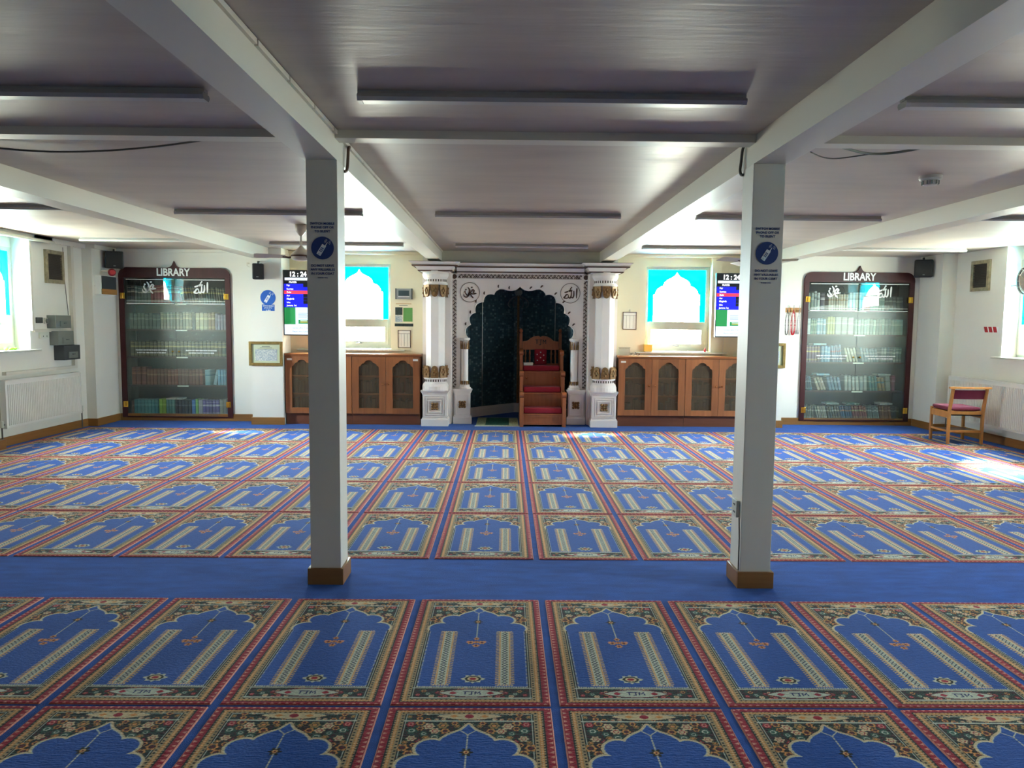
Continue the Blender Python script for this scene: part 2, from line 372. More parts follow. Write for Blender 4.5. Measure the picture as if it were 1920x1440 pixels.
YW = 11.45                     # recessed wall behind the cabinets
BLX = (-5.80, -4.25); BRX = (4.66, 6.25)      # book recess openings
b = bm_new()
box(b, XL, -5.93, 10.75, 11.9, 0, ZC)                              # left pipe chase
struct('wall_chase_left', b, WALL); b = bm_new()
box(b, -5.93, BLX[0], 11.39, 11.9, 0, ZC); box(b, BLX[1], -3.77, 11.39, 11.9, 0, ZC)
box(b, BLX[0], BLX[1], 11.39, 11.9, 2.24, ZC); box(b, BLX[0], BLX[1], 11.39, 11.9, 0, .045); box(b, BLX[0], BLX[1], 11.80, 11.9, 0, ZC)
struct('wall_back_left', b, WALL); b = bm_new()
box(b, -3.77, -3.31, 11.03, 11.9, 0, ZC)                          # left pier
struct('wall_pier_left', b, WALL)
b = bm_new()
box(b, 6.385, XR, 10.9, 11.9, 0, ZC); struct('wall_chase_right', b, WALL); b = bm_new()
box(b, 6.25, 6.385, 11.50, 11.9, 0, ZC); box(b, 4.19, BRX[0], 11.50, 11.9, 0, ZC)
box(b, BRX[0], BRX[1], 11.50, 11.9, 2.26, ZC); box(b, BRX[0], BRX[1], 11.50, 11.9, 0, .06); box(b, BRX[0], BRX[1], 11.86, 11.9, 0, ZC)
struct('wall_back_right', b, WALL); b = bm_new()
box(b, 3.73, 4.19, 11.14, 11.9, 0, ZC); struct('wall_pier_right', b, WALL)
WLX = (-2.79, -1.77); WRX = (2.149, 3.165)
b = bm_new()
for (wa, wb), (ra, rb) in ((WLX, (-3.31, -1.25)), (WRX, (1.67, 3.73))):
    box(b, ra, wa, YW, 11.9, 0, ZC); box(b, wb, rb, YW, 11.9, 0, ZC); box(b, wa, wb, YW, 11.9, 0, 1.10)
    box(b, wa, wb, 11.56, 11.9, 2.44, ZC)
struct('wall_back', b, CREAM)
b = bm_new()                                                        # masonry around the niche
box(b, -1.25, -1.0, 11.45, 13.3, 0, ZC); box(b, 1.42, 1.67, 11.45, 13.3, 0, ZC); box(b, -1.25, 1.67, 13.1, 13.3, 0, ZC)
box(b, -1.25, 1.67, 11.2, 11.45, 2.43, ZC); box(b, -1.0, 1.42, 11.45, 13.1, 2.43, ZC)
struct('wall_niche', b, BEAM)

# beams, columns, battens
for i, (xa, xb) in enumerate(((-1.155, -.965), (1.395, 1.585), (-3.72, -3.50), (3.86, 4.06))):
    ye = 11.2 if i < 2 else 11.39
    b = bm_new(); box(b, xa, xb, YB, ye, 2.46, ZC)
    struct('ceiling_beam', b, BEAM)
for xa, xb in ((XL, -3.72), (-3.5, -1.155), (-.965, 1.395), (1.585, 3.86), (4.06, XR)):
    b = bm_new(); box(b, xa, xb, 4.245, 4.36, ZC - .045, ZC); struct('ceiling_batten', b, BEAM)
b = bm_new(); pts = [(-.958, y, 2.603) for y in (0.5, 2, 3, 4.2)]
for y in np.arange(0.4, 11.0, .42): box(b, -.965, -.949, y, y + .405, 2.590, 2.612)
struct('trim_1', b, BEAM)
for i, (cx0, cx1) in enumerate(((-1.14, -.962), (1.393, 1.575))):
    r = sroot('column', (cx0 / 2 + cx1 / 2, 4.37, 0)); yf = 4.285 if i == 0 else 4.265
    b = bm_new(); box(b, cx0, cx1, yf, yf + .19, 0, 2.46, .004); ob('shaft', b, COLM, r)
    e_ = .016
    for xa, xb, ya, yb in ((cx0 - e_, cx1 + e_, yf - e_, yf), (cx0 - e_, cx0, yf, yf + .19), (cx1, cx1 + e_, yf, yf + .19), (cx0 - e_, cx1 + e_, yf + .19, yf + .19 + e_)):
        b = bm_new(); box(b, xa, xb, ya, yb, 0, .098, .003); ob('skirting_board', b, SKIRT, r)

# skirtings
def skirt(name, segs):
    b = bm_new()
    for s in segs: box(b, *s, 0, .11, .003)
    struct(name, b, SKIRT)
skirt('baseboard_left', [(XL, XL + .018, YB, 10.75), (XL + .018, -5.93, 10.732, 10.75), (-5.93, -5.912, 10.732, 11.372)])
skirt('baseboard_right', [(XR - .018, XR, YB, 10.9), (6.385, XR - .018, 10.882, 10.9), (6.367, 6.385, 10.882, 11.482)])
skirt('baseboard_back', [(-5.912, -5.60, 11.372, 11.39), (-4.42, -3.77, 11.372, 11.39), (-3.788, -3.29, 11.012, 11.03), (-5.60, -4.42, 11.38, 11.389),
                         (-3.788, -3.77, 11.03, 11.372), (4.208, 4.86, 11.482, 11.50), (6.10, 6.367, 11.482, 11.50), (3.71, 4.208, 11.122, 11.14), (4.19, 4.208, 11.14, 11.482), (4.86, 6.10, 11.49, 11.499)])
b = bm_new(); box(b, XL + .018, -5.93, 8.40, 8.78, 0, .115, .003); box(b, XL + .018, XL + .1, 8.3, 8.78, 0, .115); struct('trim_2', b, SKIRT)
b = bm_new(); box(b, XR - .15, XR - .018, 8.6, 9.0, 0, .115, .003); struct('trim_3', b, SKIRT)
# cove trims along ceiling at the back-left
b = bm_new(); box(b, -5.93, -3.72, 11.345, 11.39, 2.565, 2.612); box(b, XL, XL + .06, 9.6, 10.75, 2.55, 2.612); box(b, -5.93, -5.88, 10.75, 11.345, 2.555, 2.612); struct('trim_4', b, WALL)
b = bm_new(); box(b, -3.31, -1.25, 11.40, YW, 2.57, 2.612); box(b, 1.67, 3.73, 11.40, YW, 2.57, 2.612); struct('trim_5', b, CREAM)

# ------------------------------------------------------------------ windows
ARCH = [(0, 1.0), (.018, .955), (.04, .92), (.09, .885), (.15, .845), (.19, .80), (.208, .745), (.213, .725), (.26, .70), (.30, .66), (.328, .60), (.335, .555), (.36, .55), (.36, 0)]
def window(n, M, width, label_mat=UPVC):
    """local x along the width, y outwards, z up from 1.15; M places it"""
    r = sroot('window_%d' % n, M.translation); w2 = width / 2
    def put(name, b, m, par=r):
        bmesh.ops.transform(b, matrix=M, verts=b.verts[:]); return ob(name, b, m, par)
    z0, z1, zt0, zt1 = 1.13, 2.44, 1.52, 1.59
    b = bm_new(); f = .06
    box(b, -w2, -w2 + f, 0, .07, z0, z1); box(b, w2 - f, w2, 0, .07, z0, z1)
    box(b, -w2 + f, w2 - f, 0, .07, z1 - .05, z1); box(b, -w2 + f, w2 - f, 0, .07, z0, z0 + f); box(b, -w2 + f, w2 - f, -.012, .07, zt0, zt1)
    put('frame', b, UPVC)
    b = bm_new(); f2 = .055; a, c, d, e_ = -w2 + f, w2 - f, z0 + f, zt0
    box(b, a, a + f2, -.02, .05, d, e_); box(b, c - f2, c, -.02, .05, d, e_); box(b, a + f2, c - f2, -.02, .05, d, d + f2); box(b, a + f2, c - f2, -.02, .05, e_ - f2, e_)
    cs = put('casement', b, UPVC)
    b = bm_new(); box(b, -.05, .05, -.035, -.02, d + .015, d + .035, .003); box(b, -.045, .012, -.05, -.035, d + .02, d + .034, .003); put('handle', b, STEEL, cs)
    b = bm_new(); box(b, a + f2, c - f2, .01, .016, d + f2, e_ - f2); put('pane', b, GLASS)
    b = bm_new(); box(b, -w2 + f, w2 - f, .01, .016, zt1, z1 - .05); put('pane', b, GLASS)
    fw, fb, ft = w2 - f, zt1, z1 - .05; h = ft - fb
    sc = fw * 2 * 1.12; lf = [(-x * sc, fb + z * h * .955) for x, z in ARCH]
    b = bm_new()
    for s in (1, -1):
        arch = [(x * s, z) for x, z in lf]           # from apex down to the spring at the bottom
        for (xa, za), (xb, zb) in zip(arch, arch[1:]):
            if abs(xa - xb) < 1e-6 and abs(za - zb) < 1e-6: continue
            ex = -fw * s
            if abs(za - zb) > 1e-6: prism(b, [(xa, za), (xb, zb), (ex, zb), (ex, za)], .006, .0085)
        prism(b, [(0, ft), (-fw * s, ft), (-fw * s, arch[0][1]), (0, arch[0][1])], .006, .0085)
    put('cyan_film', b, CYANF)
    return r
window(1, Matrix.Translation((-2.28, 11.60, 0)), 1.02)
window(2, Matrix.Translation((2.657, 11.60, 0)), 1.015)
window(3, Matrix.Translation((XL - .20, (LW0 + LW1) / 2, 0)) @ Matrix.Rotation(R_(90), 4, 'Z'), LW1 - LW0)
window(4, Matrix.Translation((XR + .20, (RW0 + RW1) / 2, 0)) @ Matrix.Rotation(R_(-90), 4, 'Z'), RW1 - RW0)
window(5, Matrix.Translation((XR + .20, (RF0 + RF1) / 2, 0)) @ Matrix.Rotation(R_(-90), 4, 'Z'), RF1 - RF0)
b = bm_new(); box(b, WLX[0], WLX[1], 11.40, 11.60, 1.10, 1.128, .003); box(b, -3.2, -1.55, 11.38, 11.45, 1.10, 1.12, .003); struct('window_sill', b, UPVC)
b = bm_new(); box(b, WRX[0], WRX[1], 11.40, 11.60, 1.10, 1.128, .003); box(b, 2.0, 3.4, 11.38, 11.45, 1.10, 1.12, .003); struct('window_sill', b, UPVC)
for wa, wb in ((LW0, LW1),): b = bm_new(); box(b, XL - .2, XL + .06, wa - .05, wb + .13, 1.13, 1.155, .004); struct('window_sill', b, UPVC)
for wa, wb in ((RW0, RW1), (RF0, RF1)): b = bm_new(); box(b, XR - .06, XR + .2, wa - .05, wb + .13, 1.13, 1.155, .004); struct('window_sill', b, UPVC)
for s, xx, (wa, wb) in ((1, XL - .2, (LW0, LW1)), (-1, XR + .2, (RW0, RW1)), (-1, XR + .2, (RF0, RF1))):      # wall above the side windows
    b = bm_new(); box(b, xx, xx - .13 * s, wa, wb, 2.44, ZC); struct('lintel', b, WALL)

# ------------------------------------------------------------------ the woven carpet: prayer panels
def carpet_panel():
    W, Lh, st = .652, 1.150, .003
    nu, nv = int(W / st) + 1, int(Lh / st) + 1
    u = np.linspace(0, W, nu)[None, :].repeat(nv, 0); v = np.linspace(0, Lh, nv)[:, None].repeat(nu, 1)
    def C(h): return np.array(lin(h)[:3])
    pal = dict(blue=C('#1d52a4'), bcream=C('#b39a70'), red=C('#9e162e'), dred=C('#5c1424'), pink=C('#dc9684'), cream=C('#d8c296'), orange=C('#d89450'), dark=C('#141f1c'), pale=C('#c4c8b4'), tan=C('#a8854e'), green=C('#2c5546'), navy=C('#14235c'))
    img = np.zeros((nv, nu, 3)); img[:] = pal['blue']
    rs = np.random.RandomState(3)
    def tri(s, p): q = (s / p) % 1.0; return np.abs(q - .5) * 4 - 1
    du = np.minimum(u, W - u); dv = np.minimum(v, Lh - v) * 1.5
    d = np.minimum(du, dv); s = np.where(du < dv, v, u)
    def paint(m, c): img[m] = pal[c]
    paint(d < .0035, 'pink'); paint((d >= .0035) & (d < .033), 'red')
    q_ = np.abs(((s / .030) % 1) - .5) * 2
    paint((d > .009) & (d < .007 + .026 * (q_ - .40)) , 'pink'); paint((d < .029) & (d > .029 - .014 * (.40 - q_)), 'dred')
    paint((d >= .035) & (d < .074), 'bcream'); paint((d >= .033) & (d < .038), 'dark')
    paint((d >= .044) & (d < .055), 'orange'); paint((d >= .047) & (d < .052) & ((s / .012) % 1 < .5), 'cream')
    paint((d >= .061) & (d < .070) & ((s / .020) % 1 < .45), 'dark'); paint((d >= .037) & (d < .043) & ((s / .016) % 1 < .45), 'dark'); paint((d >= .056) & (d < .060) & ((s / .013) % 1 < .5), 'tan')
    inn = d >= .074; paint(inn, 'dark')
    paint((d >= .080) & (d < .083), 'pale')
    # spandrel and band flowers
    def flowers(v0, v1, n, seed, rmin, rmax):
        r_ = np.random.RandomState(seed); pts = []
        for _ in range(4000):
            if len(pts) >= n: break
            x, y, r = r_.uniform(.09, W / 2), r_.uniform(v0, v1), r_.uniform(rmin, rmax)
            if all((x - a) ** 2 + (y - c) ** 2 > (1.02 * (r + q)) ** 2 for a, c, q, _k in pts): pts.append((x, y, r, r_.randint(0, 5)))
        for x0_, y0_, r, k in pts:
            for xx in (x0_, W - x0_):
                rr = np.hypot(u - xx, v - y0_); an = np.arctan2(v - y0_, u - xx)
                pet = r * (1 + .16 * np.cos(6 * an)); reg = inn & (rr < pet) & (v > v0 - .01) & (v < v1 + .01)
                a, c = [('orange', 'dred'), ('red', 'pink'), ('cream', 'red'), ('tan', 'orange'), ('green', 'pale')][k]
                paint(reg, a); paint(reg & (rr < r * .62), 'dark' if k in (0, 3) else c); paint(reg & (rr < r * .42), c if k in (0, 3) else a)
        nz = np.sin(u * 260 + 2 * np.sin(v * 210)) * np.sin(v * 240 + 2.2 * np.sin((np.abs(u - W / 2)) * 190))
        base = inn & (v > v0 - .01) & (v < v1 + .01) & (np.abs(img - pal['dark']).sum(2) < 1e-6)
        paint(base & (nz > .62), 'green'); paint(base & (nz < -.72), 'dred')
    flowers(.715, 1.035, 58, 5, .011, .021); flowers(.062, .135, 16, 8, .008, .013); flowers(1.055, 1.10, 14, 9, .008, .012)
    c_ = W / 2; x = np.abs(u - c_)
    # cartouches
    m = inn & (np.abs(v - .098) < .030 * (1 - (x / .135) ** 2)) & (x < .135)
    paint(inn & (np.abs(v - .098) < .036 * (1 - (x / .15) ** 2)) & (x < .15), 'dred'); paint(m, 'pale')
    paint(inn & (np.abs(v - .098) < .014 * (1 - np.abs(x - .078) / .018)), 'red')
    m = inn & (np.abs(v - 1.083) < .024 * (1 - (x / .13) ** 2)) & (x < .13); paint(m, 'cream')
    paint(inn & (np.hypot((u - c_), (v - 1.083) * 1.2) < .018), 'red'); paint(inn & (np.abs(v - 1.083) < .012 * (1 - np.abs(x - .06) / .018)), 'orange')
    for va, vb in ((.056, .062), (.137, .143), (1.044, 1.052)): paint(inn & (v > va) & (v < vb), 'pale')
    # T J M woven into the lower cartouche
    def seg(x0_, y0_, x1_, y1_, t=.0026):
        px, py = u - c_, v - .098; dx, dy = x1_ - x0_, y1_ - y0_; q = np.clip(((px - x0_) * dx + (py - y0_) * dy) / (dx * dx + dy * dy + 1e-12), 0, 1)
        paint(np.hypot(px - x0_ - q * dx, py - y0_ - q * dy) < t, 'navy')
    for s_ in ((-.036, .011, -.016, .011), (-.026, .011, -.026, -.011), (-.012, .012, .008, .012), (.001, .012, .001, -.014), (.001, -.014, -.010, -.012), (.014, -.011, .016, .011), (.016, .011, .025, -.002), (.025, -.002, .034, .011), (.034, .011, .036, -.011)): seg(*s_)
    # blue field under the scalloped arch
    f = (v > .148) & (v < .735) & (x < .236)
    og = np.interp(x, [0, .012, .022, .036, .056, .075, .092, .102, .108], [1.024, 1.002, .988, .975, .962, .948, .928, .908, .88])
    f |= (v >= .70) & (x < .108) & (v < og)
    f |= (v >= .70) & (np.hypot(x - .130, v - .862) < .055); f |= (v >= .70) & (x < .150) & (v < .845)
    f |= (v >= .70) & (np.hypot(x - .180, v - .757) < .062); f |= (v >= .70) & (x < .200) & (v < .745)
    f &= inn & (d >= .083)
    def dil(m_, k):
        o_ = m_.copy()
        for a in range(-k, k + 1):
            for c in range(-k, k + 1):
                if a * a + c * c <= k * k + 1: o_ |= np.roll(np.roll(m_, a, 0), c, 1)
        return o_
    f3 = dil(f, 5) & inn; f2 = dil(f, 4) & inn
    top = v > .70
    paint(f3 & top, 'dark'); paint(f2 & top, 'cream'); paint(dil(f, 1) & inn & top, 'pale'); paint(f, 'blue')
    paint((v > .147) & (v < .156) & inn & (x < .236) & ((u / .01) % 1 < .75), 'pale')
    paint(f & (x > .230) & (v < .72) & ((v / .013) % 1 < .35), 'pale'); paint((x > .2385) & (x < .243) & (v > .15) & (v < .73), 'dark')
    # two long strips
    sx = np.abs(x - .1385); ph = (v / .0165) % 1; lean = ((v + sx * .5) / .0165) % 1
    st_ = (v > .172) & (v < .712) & (sx < .043)
    paint(st_ & (sx > .026) & (lean < .58), 'tan'); paint(st_ & (sx > .030) & (lean < .30), 'cream'); paint(st_ & (sx <= .027), 'cream')
    paint(st_ & (sx > .020) & (sx <= .0245), 'orange'); paint(st_ & (sx < .017), 'pale')
    k = (v / .024) % 1; zg = .0125 * np.abs(k * 2 - 1); paint(st_ & (np.abs(sx - zg) < .0036), 'dark'); paint(st_ & (sx < .0035) & (np.abs(k - .5) < .22), 'navy')
    paint((sx < .040) & (np.abs(v - .168) < .006) & ((u / .012) % 1 < .7), 'cream'); paint((sx < .040) & (np.abs(v - .716) < .006) & ((u / .012) % 1 < .7), 'cream')
    # lamp on its chain
    paint((x < .0032) & (v > .62) & (v < .95) & ((v / .016) % 1 < .8), 'pale'); paint((np.abs(x - (v - .95) * .9) < .003) & (v > .95) & (v < .985), 'pale')
    def blob(xc, yc, r, a, c):
        rr = np.hypot(x - xc, v - yc); an = np.arctan2(v - yc, x - xc); paint(rr < r * (1 + .25 * np.cos(6 * an)), a); paint(rr < r * .45, c)
    blob(0, .838, .021, 'dark', 'cream'); blob(0, .838, .009, 'orange', 'dred')
    for q in ((0, .632, .013), (.028, .590, .017), (0, .555, .015), (.0, .595, .012)): blob(q[0], q[1], q[2], 'orange', 'dred')
    blob(.040, .60, .008, 'pink', 'orange')
    el = np.hypot(x / 1.35, (v - .222)); an = np.arctan2(v - .222, x)
    paint(el < .034 * (1 + .15 * np.cos(8 * an)), 'pale'); paint(el < .026, 'dark'); paint(el < .018, 'cream'); paint(el < .011, 'red')
    img *= (1 + rs.normal(0, .07, (nv, nu, 1))); img = np.clip(img, 0, 1)
    z = .005 + rs.normal(0, .0003, (nv, nu)); z[0, :] = z[-1, :] = 0; z[:, 0] = z[:, -1] = 0
    co_ = np.stack([u, v, z], -1).reshape(-1, 3)
    idx = np.arange(nu * nv).reshape(nv, nu)
    q = np.stack([idx[:-1, :-1], idx[:-1, 1:], idx[1:, 1:], idx[1:, :-1]], -1).reshape(-1)
    me = bpy.data.meshes.new('prayer_panel'); nf = (nu - 1) * (nv - 1)
    me.vertices.add(nu * nv); me.vertices.foreach_set('co', co_.ravel().astype(np.float32))
    me.loops.add(nf * 4); me.loops.foreach_set('vertex_index', q.astype(np.int32))
    me.polygons.add(nf); me.polygons.foreach_set('loop_start', np.arange(0, nf * 4, 4, dtype=np.int32))
    me.update(calc_edges=True)
    a = me.color_attributes.new('weave', 'FLOAT_COLOR', 'POINT'); a.data.foreach_set('color', np.concatenate([img.reshape(-1, 3), np.ones((nu * nv, 1))], 1).ravel().astype(np.float32))
    return me
def weave_mat():
    m = bpy.data.materials.new('woven_carpet'); m.use_nodes = True; n = m.node_tree.nodes; L = m.node_tree.links; p = n['Principled BSDF']
    a = n.new('ShaderNodeAttribute'); a.attribute_name = 'weave'; t = n.new('ShaderNodeTexCoord')
    mp = n.new('ShaderNodeMapping'); mp.inputs['Scale'].default_value = (40, 130, 40); L.new(t.outputs['Object'], mp.inputs[0])
    no = n.new('ShaderNodeTexNoise'); no.inputs['Scale'].default_value = 1; no.inputs['Detail'].default_value = 4; L.new(mp.outputs[0], no.inputs[0])
    mr_ = n.new('ShaderNodeMapRange'); mr_.inputs[3].default_value = .65; mr_.inputs[4].default_value = 1.35; L.new(no.outputs[0], mr_.inputs[0])
    mx = n.new('ShaderNodeMix'); mx.data_type = 'RGBA'; mx.blend_type = 'MULTIPLY'; mx.inputs['Factor'].default_value = 1
    L.new(a.outputs['Color'], mx.inputs['A']); L.new(mr_.outputs[0], mx.inputs['B']); L.new(mx.outputs['Result'], p.inputs['Base Color'])
    p.inputs['Roughness'].default_value = .95; p.inputs['Specular IOR Level'].default_value = .1; p.inputs['Sheen Weight'].default_value = .10
    bn = n.new('ShaderNodeBump'); bn.inputs['Strength'].default_value = .5; bn.inputs['Distance'].default_value = .006; L.new(no.outputs[0], bn.inputs['Height']); L.new(bn.outputs[0], p.inputs['Normal'])
    return m
PANEL = carpet_panel(); PANEL.materials.append(weave_mat())
LX, LZ, X0, ZN, ZF = .68795, 1.1693, .2134, 2.878, 4.751
first = None
for y0 in [ZN - LZ, ZN] + [ZF + i * LZ for i in range(5)]:
    for k in range(-9, 9):
        o = bpy.data.objects.new('prayer_panel', PANEL) if first is None else first.copy(); first = first or o
        COL.objects.link(o); o.location = (X0 + k * LX + .018, y0 + .010, 0); o.parent = floor

# ------------------------------------------------------------------ Arabic calligraphy strokes (drawn from the photograph, unit square)
CAL_LEFT = [[(.86, .47), (.72, .44), (.60, .45), (.50, .50), (.40, .36), (.30, .44), (.24, .56), (.30, .60)],
            [(.42, .40), (.50, .62), (.40, .80)], [(.55, .52), (.66, .66), (.74, .60), (.68, .52), (.84, .46)],
            [(.52, .44), (.62, .30), (.70, .22)], [(.50, .42), (.36, .28), (.22, .30), (.18, .42)], [(.56, .78), (.66, .80)], [(.26, .68), (.34, .66)]]
CAL_RIGHT = [[(.86, .80), (.85, .60), (.84, .26)], [(.70, .66), (.70, .42), (.64, .28), (.56, .34)], [(.56, .62), (.56, .40), (.50, .27), (.42, .32), (.40, .44)],
             [(.40, .44), (.32, .46), (.24, .36), (.18, .28), (.34, .26), (.44, .34)], [(.60, .70), (.56, .62), (.50, .70), (.46, .62), (.42, .68)], [(.20, .56), (.34, .60), (.40, .64)], [(.52, .80), (.54, .74)], [(.58, .86), (.56, .80)]]
def calligraphy(strokes, x0, z0, size, y0, y1, wd):
    b = bm_new()
    for st in strokes: ribbon(b, st, wd, y0, y1, (x0, z0), size)
    return b

# ------------------------------------------------------------------ mihrab
MX = .212
mh = thing('mihrab', 'white plaster prayer niche with gilded columns and dark mosaic recess', 'niche', (MX, 11.2, 0))
def mir(x): return 2 * MX - x
YP = 11.38
half = [(0, 2.105), (.026, 2.078), (.066, 2.052), (.13, 2.038), (.19, 2.044), (.25, 2.062), (.31, 2.064), (.36, 2.038), (.387, 2.005)]
cusps = [(.395, 1.975), (.560, 1.862), (.680, 1.70), (.750, 1.515), (.800, 1.318)]
for (xa, za), (xb, zb) in zip(cusps, cusps[1:]):              # round lobes between the cusps
    ux, uz = xb - xa, zb - za; l = math.hypot(ux, uz); nx_, nz_ = -uz / l, ux / l
    half += [(xa + ux * t + nx_ * .30 * l * math.sin(PI * t) ** .8, za + uz * t + nz_ * .30 * l * math.sin(PI * t) ** .8) for t in (0, .1, .22, .36, .5, .64, .78, .9)]
half += [(.800, 1.318), (.795, .02)]
b = bm_new(); outer = 1.26; ztop = 2.30
for sg in (1, -1):
    prism(b, [(MX + sg * x, z) for x, z in half] + [(MX + sg * outer, .02), (MX + sg * outer, ztop), (MX, ztop)], YP, YP + .14)
ob('front_panel', b, PLASTER, mh)
b = bm_new()                                     # raised lip along the arch edge
for s in (1, -1):
    tube(b, [(MX + s * x, YP - .002, z + .004) for x, z in half[:-1]], .007, 6)
ob('arch_moulding', b, PLASTER, mh)
# niche recess: four facets meeting at the centre, mosaic
nz = [(-.60, 11.52), (-.60, 12.25), (0.0 - .05, 12.85), (.08, 12.85), (.62, 12.25), (.80, 12.0), (.80, 11.52)]
nz = [(MX - .80, 11.52), (MX - .80, 12.05), (MX - .60, 12.30), (MX - .07, 12.86), (MX + .07, 12.86), (MX + .60, 12.30), (MX + .80, 12.05), (MX + .80, 11.52)]
b = bm_new()
for (xa, ya), (xb, yb) in zip(nz, nz[1:]):
    dx, dy = xb - xa, yb - ya; l = math.hypot(dx, dy); nx_, ny_ = -dy / l * .03, dx / l * .03
    prism(b, [(xa, ya), (xb, yb), (xb + nx_, yb + ny_), (xa + nx_, ya + ny_)], 0, 2.2, 'Z')
ob('mosaic_wall', b, MOSAIC, mh)
b = bm_new(); prism(b, nz, 2.2, 2.24, 'Z'); ob('recess_ceiling', b, PLASTER, mh)
b = bm_new(); nb = nz[1:4]
for (xa, ya), (xb, yb) in zip(nz[1:], nz[2:-1]):
    dx, dy = xb - xa, yb - ya; l = math.hypot(dx, dy); nx_, ny_ = dy / l, -dx / l
    prism(b, [(xa, ya), (xb, yb), (xb + nx_ * .025, yb + ny_ * .025), (xa + nx_ * .025, ya + ny_ * .025)], 0, .13, 'Z')
    prism(b, [(xa, ya), (xb, yb), (xb + nx_ * .014, yb + ny_ * .014), (xa + nx_ * .014, ya + ny_ * .014)], .13, .16, 'Z')
ob('recess_skirting', b, PLASTER, mh)
for xa, ya, r_, m_ in ((MX - .60, 12.285, .006, STEEL), (MX + .60, 12.285, .006, STEEL), (MX, 12.84, .02, GOLD)):
    b = bm_new(); cyl(b, (xa, ya, .16), (xa, ya, 2.2), r_, 8); ob('mosaic_edge_bead', b, m_, mh)
# entablature: two stepped mouldings, projecting over the columns
def entab_block(b, x0, x1, yf, grow, p0, p1, z0, z1):
    q0, q1 = (p0, p1) if grow else (0, 0)
    V = [b.verts.new(p) for p in ((x0 - q0, yf - p0, z0), (x1 + q0, yf - p0, z0), (x1 + q0, YP + .06, z0), (x0 - q0, YP + .06, z0), (x0 - q1, yf - p1, z1), (x1 + q1, yf - p1, z1), (x1 + q1, YP + .06, z1), (x0 - q1, YP + .06, z1))]
    for q in ((0, 3, 2, 1), (4, 5, 6, 7), (0, 1, 5, 4), (1, 2, 6, 5), (2, 3, 7, 6), (3, 0, 4, 7)): b.faces.new([V[i] for i in q])
for xa, xb, yf, g in ((-1.245, -.845, 10.98, 1), (mir(-.845), mir(-1.245), 10.98, 1), (-.74, mir(-.74), 11.20, 0)):
    b = bm_new()
    for p0, p1, z0, z1 in ((.0, .02, 2.285, 2.292), (.05, .085, 2.310, 2.362), (.11, .165, 2.379, 2.424)): entab_block(b, xa, xb, yf, g, p0, p1, z0, z1)
    c = ob('cornice', b, PLASTER, mh)
    for p0, p1, z0, z1 in ((.045, .055, 2.2925, 2.3095), (.125, .135, 2.3625, 2.3785), (.166, .17, 2.4245, 2.429)):
        b = bm_new(); entab_block(b, xa, xb, yf, g, p0, p1, z0, z1); ob('bronze_line', b, BRONZE, c)
